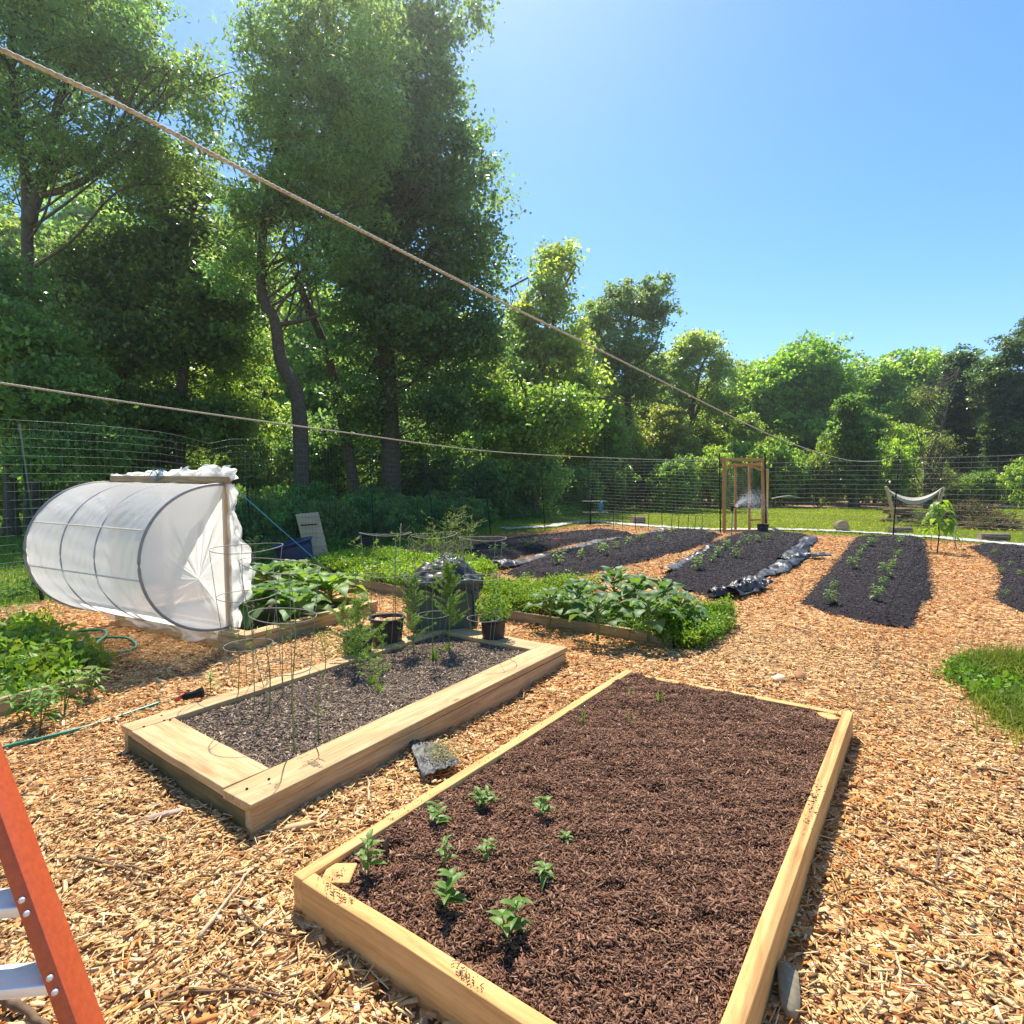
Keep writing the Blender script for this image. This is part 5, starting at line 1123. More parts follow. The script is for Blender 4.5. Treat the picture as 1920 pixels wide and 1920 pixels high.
nz = G(362, 1312, HB); nzt = thing('hose_nozzle', 'dark hose nozzle lying on the left cap board of the asparagus bed', 'hose nozzle', (nz.x, nz.y, HB), R(20))
MB().lathe([(.001, -.05), (.014, -.05), (.02, -.03), (.018, 0), (.026, .03), (.028, .05), (.02, .052), (.001, .045)], n=16).build('barrel', M['blackpost'], nzt).rotation_euler = (0, R(80), 0)
for c_ in nzt.children: c_.location = (0, 0, .028)
MB().bar((-.05, 0, .028), (-.085, 0, .006), .02, .018).bar((-.03, 0, .045), (-.07, 0, .05), .008, .006).build('grip', M['red'], nzt)
# ---------------------------------------------------------------- ladder
lb = G(345, 2408); lt = P(-330, 500, 1.35)
dn = (lt - lb).normalized(); lad = thing('ladder', 'orange fibreglass stepladder side with white rungs at the lower left', 'ladder', (lb.x, lb.y, 0)); lk = Vector(lad.location)
# the rail passes through the two picture points of its middle line
pa, pb = P(2, 1500, 1.02), P(150, 1905, .92); d = (pb - pa).normalized(); bot = pb + d * ((0 - pb.z) / d.z); top_ = pa - d * 1.1
sidev = Vector((-1, -.12, .0)).normalized(); fw = d.cross(sidev).normalized()
def rail(o_, nm):
    mb = MB(); a, b = bot + o_ - lk, top_ + o_ - lk
    prof = [(-.032, -.012), (-.032, .012), (-.026, .012), (-.026, -.006), (.026, -.006), (.026, .012), (.032, .012), (.032, -.012)]
    t_ = (b - a).normalized(); s1 = (fw - t_ * fw.dot(t_)).normalized(); s2 = t_.cross(s1)
    V = [list(e + s1 * u + s2 * v) for e in (a, b) for u, v in prof]; F = [[i, (i + 1) % 8, 8 + (i + 1) % 8, 8 + i] for i in range(8)]
    mb.add(V, [F, [[7, 6, 5, 4, 3, 2, 1, 0]], [list(range(8, 16))]]); mb.build(nm, M['orange'], lad, bevel=.0015)
rail(Vector(), 'rail'); rail(sidev * .42, 'rail')
Lr = (top_ - bot).length
for yy in (2170, 1905 - 70, 1697, 1575 - 10, 1470, 1390):
    f_ = (yy - 1500) / 405.0; p = pa + (pb - pa) * f_ - lk
    if yy == 1575 - 10 or yy == 1470 or yy == 1390: p = pa + (pa - (pa + (pb - pa) * ((1697 - 1500) / 405.0))) * {1565: -.32, 1470: .35, 1390: 1.05}[yy] - lk if False else pa + (pb - pa) * f_ - lk
    if yy in (1565,): continue
    a = p - fw * 0; b = p + sidev * .42
    plank('rung', a, b, .055, .020, M['alu'], lad, .003)
    for e_ in (-.012, .012): MB().tube([a + Vector((0, 0, .0)) + (-fw) * .030 + d * e_, a - fw * .036 + d * e_], .005, 8).build('rivet', M['alu'], lad)
ft_ = bot - lk; MB().box((ft_.x, ft_.y, .02), (.05, .09, .04)).build('foot', M['blackpost'], lad, bevel=.006)
ft2 = ft_ + sidev * .42; MB().box((ft2.x, ft2.y, .02), (.05, .09, .04)).build('foot', M['blackpost'], lad, bevel=.006)
# ---------------------------------------------------------------- cloth scrap with clippings, crumpled sheeting
sc_ = [G(765, 1400), G(815, 1410), G(863, 1440), G(838, 1452), G(795, 1472), G(775, 1435)]
n = 26; X = np.zeros((n, n, 3)); q = [G(763, 1398), G(822, 1408), G(866, 1444), G(793, 1474)]
for i in range(n):
    for j in range(n):
        u, v = i / (n - 1), j / (n - 1); p = (q[0] * (1 - u) + q[1] * u) * (1 - v) + (q[3] * (1 - u) + q[2] * u) * v
        X[i, j] = (p.x, p.y, .03 + .03 * abs(mn.noise(Vector((u * 4, v * 4, 1)))) + .012 * mn.noise(Vector((u * 11, v * 11, 2))) + .05 * max(0, .25 - u) * (1 - v))
o = MB().sheet(X).build('cloth_scrap', M['darkcloth']); so_ = o.modifiers.new('thick', 'SOLIDIFY'); so_.thickness = .002
tag(o, 'scrap of dark grey cloth on the chips between the two near beds', 'cloth')
rs = np.random.RandomState(3); cc = G(828, 1434); n = 240
V, F, T = chip_arrays(cc.x + rs.normal(0, .045, n), cc.y + rs.normal(0, .05, n), .055 + rs.uniform(0, .02, n), rs.uniform(.02, .06, n), np.full(n, .002), np.full(n, .001), .2, rs, [(.42, .36, .14), (.5, .42, .22), (.25, .28, .1)], [1, 1, 1])
tag(MB().add(V, F, T).build('dry_clippings', M['chip']), 'dry grass clippings heaped on the dark cloth scrap', 'clippings', kind='stuff')
def sheeting(path, wd, seed, label, hgt=.10, m='bagblack'):
    X = ribbon([gxy(*p) for p in path], wd, .03, 260, 26, seed, 0, 1.3); nu_, nv_ = X.shape[:2]
    for i in range(nu_):
        for j in range(nv_):
            v = j / (nv_ - 1) * 2 - 1; q = Vector((X[i, j, 0] * 2.2, X[i, j, 1] * 2.2, seed)); n1_ = mn.noise(q); n2_ = mn.noise(q * 2.7); n3_ = mn.noise(q * 7.0)
            rdg = max(0, .25 + 1.1 * n1_ + .45 * (1 - min(1, abs(n2_) * 2.4)) + .22 * (1 - min(1, abs(n3_) * 2.2)))
            X[i, j, 2] = .05 + hgt * (.40 + .8 * max(0, mn.noise(Vector((q.x * .5, q.y * .5, seed + 2))) + .2)) * rdg * (1.1 - v ** 4) ; sh_ = wd * .30 * mn.noise(Vector((q.x * .9, q.y * .9, seed + 20))); X[i, j, 0] += sh_ + n2_ * .05; X[i, j, 1] += sh_ * .5 + n3_ * .03
    o = MB().sheet(X).build('black_sheeting', M[m]); return tag(o, label, 'plastic sheeting', 'crumpled black sheeting beside the rows')
sheeting([(1360, 1122), (1400, 1108), (1420, 1085), (1460, 1072), (1490, 1045), (1508, 1025), (1518, 1010)], .32, 2, 'crumpled black sheeting along the right side of the sprinkler row', .10)
sheeting([(1335, 1125), (1370, 1120), (1410, 1112), (1440, 1100)], .12, 7, 'folded tail of black sheeting at the near end of the sprinkler row', .10)
sheeting([(1465, 1062), (1500, 1050), (1548, 1046)], .25, 9, 'flap of grey black sheeting sticking out right of the sprinkler row', .10)
sheeting([(925, 1068), (970, 1060), (1030, 1044), (1080, 1032), (1120, 1020), (1175, 1013)], .32, 4, 'long ragged strip of sheeting between the two left black rows', .07)
sheeting([(1205, 1010), (1235, 1000), (1262, 996)], .3, 5, 'short strip of grey sheeting at the far end of the second black row', .08)
sheeting([(1250, 1075), (1290, 1058), (1325, 1040), (1345, 1025)], .22, 6, 'thin grey strip of sheeting on the left side of the sprinkler row', .08)
# ---------------------------------------------------------------- small plants
def broad(mb, base, d, L, W, droop=.3, cup=.15, ruf=0, seed=0, nu=7, nv=5, tint=(1, 1, 1), tipw=.1, wide=.55):
    """one broad leaf from base along d, with a midrib fold and a bend"""
    d = Vector(d).normalized(); side = d.cross(Vector((0, 0, 1)));
    if side.length < .05: side = Vector((1, 0, 0))
    side.normalize(); up = side.cross(d).normalized(); X = np.zeros((nu, nv, 3)); base = Vector(base)
    for i in range(nu):
        u = i / (nu - 1); wd = W * max(tipw * (i == 0) , math.sin(math.pi * min(1, (u ** (wide * 1.2)))) ** .8) if i < nu - 1 else W * .06
        wd = max(wd, W * .05); ang = -droop * u * u * 1.4
        c = base + d * L * u * math.cos(ang * .5) + up * L * math.sin(ang) * u * .8
        for j in range(nv):
            v = (j / (nv - 1) - .5) * 2; rr = ruf * W * (math.sin(u * 13 + seed + v * 2) + math.sin(u * 23 + v * 3 + seed * 2) * .6) * abs(v) ** 1.5
            X[i, j] = c + side * (v * wd * .5) + up * (cup * wd * abs(v) ** 1.3 + rr)
    mb.sheet(X, tint)
def herb(name, label, cat, loc, h, n, L, W, seed, group=None, tint=(1, 1, 1), m='plant_leaf', stemr=.003, up=.5, droop=.4, rz=0, whorl=False):
    t_ = thing(name, label, cat, loc, rz, group); rs = np.random.RandomState(seed); lf = MB(); st = MB()
    ns = 1 if n < 14 else 3
    for s_ in range(ns):
        a0 = rs.uniform(0, 6.28); ln = (.0 if ns == 1 else .35); tip = Vector((math.cos(a0) * ln * h, math.sin(a0) * ln * h, h)); st.tube([(0, 0, -.02), tip * .5, tip], [stemr, stemr * .8, stemr * .5], 5)
        for k in range(n // ns):
            f = .25 + .75 * (k + 1) / (n // ns); a = k * 2.4 + rs.uniform(-.3, .3); e = up * f * 1.2 + rs.uniform(-.15, .15); p = tip * f
            sc = (1.1 - .45 * f) * rs.uniform(.8, 1.15); tt = rs.uniform(.85, 1.2)
            broad(lf, p, (math.cos(a), math.sin(a), e), L * sc, W * sc, droop, .15, .02, k, 5, 3, tuple(np.array(tint) * tt))
    lf.build('leaves', M[m], t_); st.build('stem', M['stem'], t_, smooth=True); return t_
SG = 'seedlings in the brown mulch of the near bed'
sd = [((905, 1512), .06, 22, .055, .022, 'bushy bright seedling farthest back in the near bed'), ((1012, 1532), .07, 16, .05, .022, 'seedling on the right of the back pair in the near bed'), ((815, 1553), .07, 16, .055, .024, 'pointed-leaf seedling between the back one and the left edge of the near bed'),
      ((1060, 1580), .03, 10, .035, .012, 'tiny rightmost seedling in the near bed'), ((690, 1640), .11, 12, .055, .026, 'tall sage-leafed seedling beside the near left corner block'), ((834, 1628), .09, 9, .045, .02, 'slim seedling in the middle of the near bed group'),
      ((912, 1612), .06, 9, .045, .02, 'pale seedling with drooping leaves right of the slim one'), ((1020, 1652), .05, 10, .05, .02, 'pale wide-leafed seedling on the right of the near bed group'), ((832, 1705), .085, 17, .062, .03, 'dark green broad-leafed seedling in the front pair of the near bed'),
      ((952, 1760), .09, 20, .062, .028, 'largest multi-stemmed seedling nearest the front board')]
for i, (p, h, n, L, W, lab) in enumerate(sd):
    g_ = G(p[0], p[1], HB - .02); herb('herb_seedling', lab, 'seedling', (g_.x, g_.y, HB - .022), h, n, L * 1.05, W * 1.05, i + 3, SG, (1.0, 1.0, 1.1) if i in (0, 2, 8, 9) else (1.1, 1.05, 1.35), droop=.5 if i in (6, 7) else .25)
g_ = G(722, 1598, HB - .02); o = MB().tube([(0, 0, -.02), (.004, 0, .03), (.012, .004, .055)], [.008, .008, .006], 7).build('cut_stem', M['twig'], smooth=True); o.location = g_; tag(o, 'short grey cut stem standing in the mulch behind the corner seedling', 'stem')
def sprig(px, py, z, n, h, lab, name='onion_sprig', w_=.004, lean=.35, group='grassy sprigs in the mulch', tint=(1, 1.1, .9), rad=.012, seed=None, cat='sprig'):
    g_ = G(px, py, z); rs = np.random.RandomState(seed or px); x = rs.normal(0, rad, n); y = rs.normal(0, rad, n)
    V, Fs, T = blades(x, y, np.zeros(n) - .01, rs.uniform(.5, 1, n) * h, np.full(n, w_), lean, rs, tint); o = MB().add(V, Fs, T).build(name, M['grass']); o.location = g_; return tag(o, lab, cat, group)
sprig(1180, 1300, HB, 8, .09, 'thin onion sprig near the far left corner of the near bed')
sprig(1238, 1312, HB, 9, .10, 'onion sprig right of the first one at the far end of the near bed')
sprig(1092, 1352, HB, 10, .09, 'bent grassy sprig by the long left board of the near bed')
sprig(1178, 1350, HB, 6, .08, 'single faint grass blade between the sprigs of the near bed')
sprig(698, 1285, .09, 40, .10, 'small grassy tuft in the middle of the grey mulch', tint=(1.1, 1.2, .8))
sprig(712, 1298, .09, 45, .09, 'feathery tuft just in front of the other in the grey mulch', tint=(1.2, 1.3, .8))
sprig(815, 1240, .09, 50, .15, 'upright green tuft in front of the tote', tint=(.8, 1, .8))
sprig(838, 1222, .09, 60, .10, 'lush grass tuft right of the upright one before the tote', tint=(.95, 1.1, .7), lean=.7)
sprig(600, 1335, .09, 26, .05, 'low yellow-green weed under the tilted cage', tint=(1.5, 1.4, .8), lean=1.0)
sprig(497, 1360, .09, 10, .05, 'small weed sprout near the left inner corner of the asparagus bed', tint=(1.2, 1.2, .8))
sprig(460, 1428, .09, 10, .03, 'tiny sprout at the front inner corner of the asparagus bed', tint=(1.2, 1.3, .6))
w_ = G(395, 1300); herb('young_weed', 'bright young weed growing outside the left cap board of the asparagus bed', 'weed', (w_.x, w_.y, 0), .13, 9, .06, .03, 88, None, (1.3, 1.2, .9), up=.8)
# asparagus: stalk with fine branchlets
def asparagus(px, py, topy, label, bushy=1.0, zb=.08, seed=0, lean=0, start=.25, ctop=None, tint=(1, 1, 1), spread=.09):
    g_ = G(px, py, zb); H = P(px, topy, g_.y).z - zb; rs = np.random.RandomState(seed + px)
    t_ = thing('asparagus', label, 'asparagus', (g_.x, g_.y, zb), 0, 'asparagus stalks in the grey mulch bed'); st = MB(); nd_ = MB()
    p = spline([(0, 0, -.02), (rs.normal(0, .008) + lean * .3, rs.normal(0, .01), H * .4), (rs.normal(0, .012) + lean * .6, rs.normal(0, .01), H * .75), (lean, 0, H)], 8); r0 = .0042 if H > .5 else .003
    st.tube(p, np.linspace(r0, .0012, len(p)), 6)
    nb_ = int(32 * bushy * max(.5, H / .6)); C_ = []
    for k in range(nb_):
        f = start + (1 - start) * rs.rand(); i = min(int(f * (len(p) - 1)), len(p) - 2); a = rs.uniform(0, 6.28); Lb = spread * (1.25 - f) * rs.uniform(.5, 1.2) + .02
        q = p[i] + Vector((math.cos(a) * Lb, math.sin(a) * Lb, Lb * rs.uniform(.4, 1.0))); st.tube([p[i], (p[i] + q) / 2 + Vector((0, 0, .006)), q], [.0014, .001, .0006], 3, cap=False)
        m_ = int(20 * bushy)
        for e in range(m_): C_.append(list(p[i].lerp(q, rs.uniform(.25, 1.05)) + Vector((rs.normal(0, .004), rs.normal(0, .004), rs.normal(0, .004)))))
    st.build('stalk', M['stem'], t_, smooth=True)
    if C_:
        V, F = leaf_arrays(np.array(C_), .028, .0042, .2, rs); nd_.add(V, F, np.repeat(rs.uniform(.8, 1.3, (len(C_), 1)) * np.array(tint), 4, 0)); nd_.build('foliage', M['needle'], t_)
    return t_
asp = [(552, 1420, 1100, 'tall thick bare asparagus stalk nearest the front corner of its bed', .12, -.0, .6), (598, 1395, 1190, 'thin wiry asparagus stalk behind the thick bare one', .35, .01, .5),
       (478, 1330, 1180, 'spindly asparagus stem at the left inner corner', .25, .0, .5), (505, 1345, 1150, 'spindly asparagus stem inside the tilted cage, left', .2, .01, .5), (530, 1310, 1160, 'spindly asparagus stem inside the tilted cage, right', .2, -.01, .6), (445, 1320, 1170, 'faint thin asparagus stem beside the hose nozzle', .2, .01, .6),
       (682, 1262, 1130, 'feathery asparagus fern spilling over the left nursery pot', 2.2, -.02, .1), (655, 1250, 1140, 'low bushy asparagus fern at the very left of the pots', 2.0, -.04, .15), (716, 1268, 1170, 'fine asparagus fern before the larger nursery pot', 1.2, .02, .1),
       (775, 1225, 1085, 'asparagus fern in front of the left side of the tote', 1.8, -.02, .2), (812, 1235, 1010, 'tall twin asparagus stems rising in the middle of the tote', .6, .01, .45), (842, 1225, 1060, 'dense bright asparagus fern against the tote', 2.6, .02, .25),
       (765, 1240, 1150, 'short asparagus fern left of the upright tuft', 1.0, .02, .2), (670, 1215, 1010, 'tall thin budding stalk behind the left nursery pot', .35, -.01, .3), (700, 1215, 1005, 'tall thin budding stalk right of the other behind the pots', .35, .01, .3), (690, 1290, 1220, 'short yellowing asparagus seedling in the centre of the grey mulch', .8, 0, .2), (740, 1215, 1000, 'slender stalk rising between the larger pot and the tote', .4, .02, .3)]
for i, (px, py, ty, lab, bs, ln, stt) in enumerate(asp):
    asparagus(px, py, ty, lab, bs, .08, i, ln, stt, tint=(1.2, 1.2, .8) if i in (13, 14, 15) else (1, 1, 1), spread=.12 if bs > 1.5 else .07)
# bolted stalks: thin forking seed heads behind the tote
def bolted(px, py, topy, Y, label, seed, wd=.3):
    b_ = P(px, py, Y); t_ = thing('bolted_plant', label, 'bolted plant', (b_.x, Y, b_.z), 0, 'bolted seed stalks behind the tote'); rs = np.random.RandomState(seed); H = P(px, topy, Y).z - b_.z; st = MB(); pd = []
    for s_ in range(5):
        a = rs.uniform(0, 6.28); tip = Vector((math.cos(a) * wd * rs.uniform(.2, 1), math.sin(a) * wd * .5, H * rs.uniform(.65, 1))); p = spline([(0, 0, 0), tip * .45 + Vector((0, 0, .05)), tip], 8); st.tube(p, np.linspace(.004, .0012, len(p)), 4)
        for k in range(16):
            i = rs.randint(len(p) // 4, len(p)); a = rs.uniform(0, 6.28); L = rs.uniform(.04, .14); q = p[i] + Vector((math.cos(a) * L, math.sin(a) * L, L * rs.uniform(.1, .8))); st.tube([p[i], (p[i] + q) / 2 + Vector((0, 0, -.006)), q], .0013, 3, cap=False)
            for e in range(5): pd.append(list(p[i].lerp(q, rs.uniform(.3, 1)) + Vector((0, 0, rs.normal(0, .006)))))
    st.build('stalk', M['stem'], t_); V, F = leaf_arrays(np.array(pd), .022, .005, .2, rs); MB().add(V, F, (1.3, 1.15, .9)).build('seed_pods', M['needle'], t_)['kind'] = 'stuff'
bolted(872, 1075, 935, 5.6, 'tallest bolted plant with a forked top right behind the tote', 3, .25); bolted(825, 1060, 950, 5.9, 'tangled bolted plant leaning left behind the tote', 4, .35); bolted(860, 1062, 975, 6.3, 'wide low bolted plant beyond the tote', 6, .45)
bolted(782, 1050, 985, 6.4, 'bolted plant over the rear greens left of the tote', 7, .3)
o = MB().tube([(0, 0, 0), (.04, 0, .62)], .006, 5).build('garden_stake', M['plywood']); q = G(748, 1052, .08); o.location = q; tag(o, 'thin pale wooden stake standing in the greens behind the cages', 'stake')
# collards and cabbages
def collard(label, loc, n, L, W, h, seed, group, rz=0, name='collard', tint=(1, 1, 1), flat=False, cat='collard'):
    t_ = thing(name, label, cat, loc, rz, group); rs = np.random.RandomState(seed); lf = MB(); pt = MB()
    if not flat: pt.tube([(0, 0, -.03), (.01, 0, h * .5), (0, .01, h)], [.012, .011, .008], 7)
    for k in range(n):
        f = k / max(1, n - 1); a = k * 2.4 + rs.uniform(-.3, .3); zz = h * (.35 + .65 * f) if not flat else .02; e = (.25 + 1.1 * f) if not flat else (.15 + 1.1 * f ** 1.5)
        d = Vector((math.cos(a), math.sin(a), e)).normalized(); pl = (.10 * (1.1 - .6 * f) + .03) * (1 if not flat else .9); b_ = Vector((0, 0, zz)); q = b_ + d * pl
        pt.tube([b_, b_.lerp(q, .5) + Vector((0, 0, .008)), q], [.006, .005, .004], 5)
        s_ = (1.08 - .45 * f) * rs.uniform(.8, 1.15); tt = rs.uniform(.8, 1.25)
        d2 = Vector((d.x, d.y, d.z * .8 + .05)); broad(lf, q - d * .01, d2, L * s_, W * s_, rs.uniform(.3, .8), .12, .05, rs.uniform(0, 9), 10, 9, tuple(np.array(tint) * tt * np.array([1, 1, rs.uniform(.85, 1.2)])))
    lf.build('leaves', M['waxy_leaf'], t_, smooth=True); pt.build('stem', M['stem'], t_, smooth=True); return t_
cg = [((1030, 1168), .8, 'leftmost small collard beside the pale herbs'), ((1085, 1160), 1.0, 'collard second from the left in the leafy bed'), ((1120, 1195), .95, 'collard standing closest to the middle of the board'), ((1150, 1140), 1.15, 'tallest blue-green collard at the back of the leafy bed'),
      ((1190, 1160), 1.1, 'broad collard in the middle of the leafy bed'), ((1215, 1195), 1.0, 'collard with stems showing, right of the middle'), ((1245, 1165), 1.05, 'collard behind the weeds near the right end'), ((1275, 1180), .85, 'rightmost collard drooping towards the black mulch row')]
for i, (p, s_, lab) in enumerate(cg):
    g_ = G(p[0], p[1], .05); collard(lab, (g_.x, g_.y, .05), 17, .19 * s_, .165 * s_, .27 * s_, i + 20, 'collards in the leafy bed', tint=(.85, .95, 1.0) if i in (1, 3, 6) else (1, 1, 1))
kg = [((480, 1160), 1.1, 'cabbage with spread leaves against the tunnel frame'), ((530, 1150), 1.0, 'cabbage under the tilted cage ring'), ((575, 1120), 1.05, 'cabbage in the middle of its bed'), ((620, 1130), 1.05, 'outermost cabbage overhanging the right cap board'),
      ((500, 1105), 1.1, 'cabbage at the back near the plastic ruffles'), ((555, 1095), .9, 'cabbage farthest back before the blue tub'), ((560, 1165), .8, 'small flat cabbage nearest the near cap board')]
for i, (p, s_, lab) in enumerate(kg):
    g_ = G(p[0], p[1], .08); collard(lab, (g_.x, g_.y, .075), 18, .26 * s_, .23 * s_, .19, i + 40, 'cabbages beside the plastic tunnel', name='cabbage', cat='cabbage', tint=(1.5, 1.4, .75) if i in (3, 2, 5) else (1.15, 1.2, .95))
g_ = G(478, 1070, .08); collard('upright leafy stalk rising above the cabbages beside the plastic', (g_.x, g_.y, .08), 14, .15, .12, .42, 77, 'cabbages beside the plastic tunnel', name='bolting_cabbage', cat='cabbage')
# massed greens that nobody could count
def greens(name, label, quad, z, n, hmax, L, W, seed, tint, per=22, over=.05, hf_=None, tv=.25, cr=.05, up=.6, cat='greens'):
    rs = np.random.RandomState(seed); A_, B_, C_, D_ = [np.array([q[0], q[1]]) for q in off(quad, -over)]
    u = rs.rand(n, 1); v = rs.rand(n, 1); q = (A_ * (1 - u) + B_ * u) * (1 - v) + (D_ * (1 - u) + C_ * u) * v
    hh_ = hmax * (.45 + .55 * np.clip(.5 + .7 * wav(q[:, 0], q[:, 1], 1.0, seed), 0, 1)); 
    if hf_ is not None: hh_ = hh_ * hf_(u[:, 0], v[:, 0])
    zc_ = z + hh_ * rs.rand(n) ** .5; c = np.repeat(np.c_[q, zc_], per, 0) + rs.normal(0, 1, (n * per, 3)) * np.array([cr, cr, cr * .6])
    V, F = leaf_arrays(c, L, W, up, rs, .2); ct = np.repeat(1 + rs.uniform(-tv, tv, (n, 1)), per, 0) * rs.uniform(.8, 1.2, (n * per, 1)) * np.array(tint) * np.repeat(rs.normal(1, .07, (n, 3)), per, 0)
    return tag(MB().add(V, F, np.repeat(ct, 4, 0)).build(name, M['plant_leaf']), label, cat, kind='stuff')
greens('low_greens', 'bright yellow-green low greens filling the rear raised bed', BED4, .08, 1300, .24, .05, .024, 1, (1.5, 1.4, .8), over=.02)
L5 = [e5 - u5 * 2.15, e5 - u5 * 2.1 + v5 * .95, e5 - u5 * 1.15 + v5 * .95, e5 - u5 * 1.25 + v5 * .05]
greens('pale_herbs', 'pale yellow-green herbs filling the left end of the leafy bed', L5, .05, 800, .29, .032, .014, 2, (1.35, 1.25, .8), over=.0)
L5b = [e5 - u5 * 1.2, e5 - u5 * 1.2 + v5 * .9, e5 + u5 * .02 + v5 * .9, e5 + u5 * .0]
greens('leafy_weeds', 'weeds growing low between the collard stems', L5b, .04, 330, .12, .035, .014, 3, (1.0, 1.05, .8), over=-.04)
L5c = [e5 - u5 * .22 + v5 * .1, e5 - u5 * .2 + v5 * .95, e5 + u5 * .2 + v5 * .98, e5 + u5 * .22 + v5 * .1]
greens('bushy_weeds', 'bright bushy weeds spilling out of the right end of the leafy bed', L5c, .0, 620, .30, .032, .015, 4, (1.15, 1.15, .75), over=.0, cr=.04)
greens('yellow_weeds', 'yellow-green weeds at the near right corner of the leafy bed board', [e5 - u5 * .15 - v5 * .02, e5 - u5 * .15 + v5 * .2, e5 + u5 * .2 + v5 * .2, e5 + u5 * .16 - v5 * .02], 0, 130, .16, .035, .016, 41, (1.4, 1.25, .7), over=0, cr=.03)
for i, (px, py) in enumerate([(1130, 1165), (1238, 1195), (1178, 1198)]):
    g_ = G(px, py, .05); herb('marigold_plant', ['narrow-leafed bright weed before the tall collards', 'star-shaped bright weed near the right end of the board', 'small narrow-leafed weed between collard stems'][i], 'weed', (g_.x, g_.y, .05), .13, 26, .09, .014, i + 60, 'narrow-leafed weeds in the leafy bed', (1.25, 1.2, .8), up=.8)
Q6 = [e6 + v6 * 1.5, e6 + v6 * .05, e6 + u6 * 2.0, e6 + u6 * 2.0 + v6 * 1.4]
greens('weeds', 'tangled bright weeds covering the old bed at the left', Q6, .06, 260, .08, .055, .022, 5, (1.1, 1.1, .7), over=.0, tv=.35)
Q6b = [Vector((*gxy(-40, 1215), 0)), Vector((*gxy(70, 1180), 0)), Vector((*gxy(195, 1268), 0)), Vector((*gxy(60, 1330), 0))]
greens('weeds', 'larger leafy weeds hanging over the boards of the old bed', Q6b, .05, 150, .10, .075, .035, 6, (1.15, 1.1, .75), over=-.03, tv=.35, cr=.06)
for i, (px, py, h) in enumerate([(75, 1355, .3), (120, 1330, .34), (165, 1300, .25), (40, 1345, .25), (100, 1250, .3), (185, 1250, .2), (30, 1180, .35)]):
    g_ = G(px, py, .03); herb('leafy_weed', ['ferny', 'tallest jagged', 'broad-leafed', 'dark ferny', 'upright pale', 'low rounded', 'yellow-topped'][i] + ' weed ' + ['hanging over the front board of the old bed', 'at the corner of the old bed', 'beside the old corner post', 'at the left edge of the old bed', 'in the middle of the old bed', 'next to the coiled hose', 'at the back of the old bed'][i], 'weed', (g_.x, g_.y, .02), h * .62, 34, .10, .032, i + 90, 'weeds at the old bed', (.8, 1, .7) if i in (0, 3) else (1.1, 1.1, .75), up=.5, droop=.5)
# yellow flowers
for i, (px, py, ty) in enumerate([(95, 1180, 1133), (30, 1185, 1158), (95, 1215, 1175)]):
    g_ = G(px, py); H = P(px, ty, g_.y).z; t_ = thing('mustard_flower', ['tall yellow-topped mustard flower by the tunnel', 'yellow mustard flower at the left edge', 'shorter yellow mustard flower over the weeds'][i], 'flower', (g_.x, g_.y, 0), 0, 'yellow flowers in the weeds'); mb = MB(); rs = np.random.RandomState(i); fl = []
    for k in range(6):
        tip = Vector((rs.normal(0, .05), rs.normal(0, .05), H * rs.uniform(.75, 1))); mb.tube([(0, 0, 0), tip * .5, tip], .0025, 4)
        for e in range(12): fl.append(list(tip + Vector((rs.normal(0, .016), rs.normal(0, .016), rs.normal(0, .014)))))
    mb.build('stem', M['stem'], t_); V, F = leaf_arrays(np.array(fl), .016, .014, .6, rs); MB().add(V, F).build('petals', M['yellow'], t_)
# herb in the right pot
hp = pt.location; n = 900; rs = np.random.RandomState(6); d = nrm(rs.normal(0, 1, (n, 3))) * rs.rand(n, 1) ** .4 * np.array([.15, .13, .13]); c = d + np.array([hp.x, hp.y, hp.z + .26]); c = c[c[:, 2] > hp.z + .15]; V, F = leaf_arrays(c, .026, .014, .6, rs, .2)
ph = MB().add(V, F, np.repeat(rs.uniform(.85, 1.25, (len(c), 1)) * np.array([1.15, 1.15, .8]), 4, 0)).build('potted_herb', M['plant_leaf'], loc=Vector(c.mean(0))); tag(ph, 'leafy green herb growing out of the right nursery pot', 'herb')
# tomato seedlings in the black rows
TG = 'young plants in the black mulch rows'
proto = herb('young_plant', 'x', 'young plant', (0, 0, 0), .14, 24, .075, .032, 5, TG, (1.1, 1.1, .8), up=.5, droop=.5)
first = [True]
od = ['nearest', 'second', 'third', 'fourth', 'fifth', 'sixth', 'seventh', 'eighth', 'ninth', 'tenth', 'eleventh', 'twelfth']
def file(ri, pts, where, s0):
    for i, (px, py) in enumerate(pts):
        x, y = gxy(px, py, .05); z = float(RH[ri](np.array([x]), np.array([y]))[0]) if inpoly(np.array([x]), np.array([y]), ROWS[ri])[0] else .0
        lab = od[i] + ' young plant from the near end of ' + where; s_ = s0 * (1 + .25 * math.sin(i * 2.3 + ri))
        if first[0]: o = proto; first[0] = False; o.location = (x, y, z); o['label'] = lab; o.scale = (s_,) * 3
        else: o = dup(proto, (x, y, z), i * 1.7 + ri, lab, s_)
file(3, [(1558, 1135), (1563, 1112), (1600, 1072), (1613, 1048), (1618, 1035), (1630, 1028), (1640, 1022)], 'the left file, black row with two files', .95)
file(3, [(1643, 1132), (1655, 1106), (1662, 1088), (1675, 1070), (1680, 1050), (1688, 1026)], 'the right file, black row with two files', 1.05)
file(4, [(1885, 1117), (1912, 1085), (1875, 1070), (1895, 1062), (1865, 1040)], 'the black row at the right edge', .6)
file(2, [(1310, 1075), (1335, 1058), (1345, 1048), (1380, 1050), (1385, 1030), (1400, 1024), (1420, 1020), (1440, 1014), (1360, 1036)], 'the sprinkler row', 1.15)
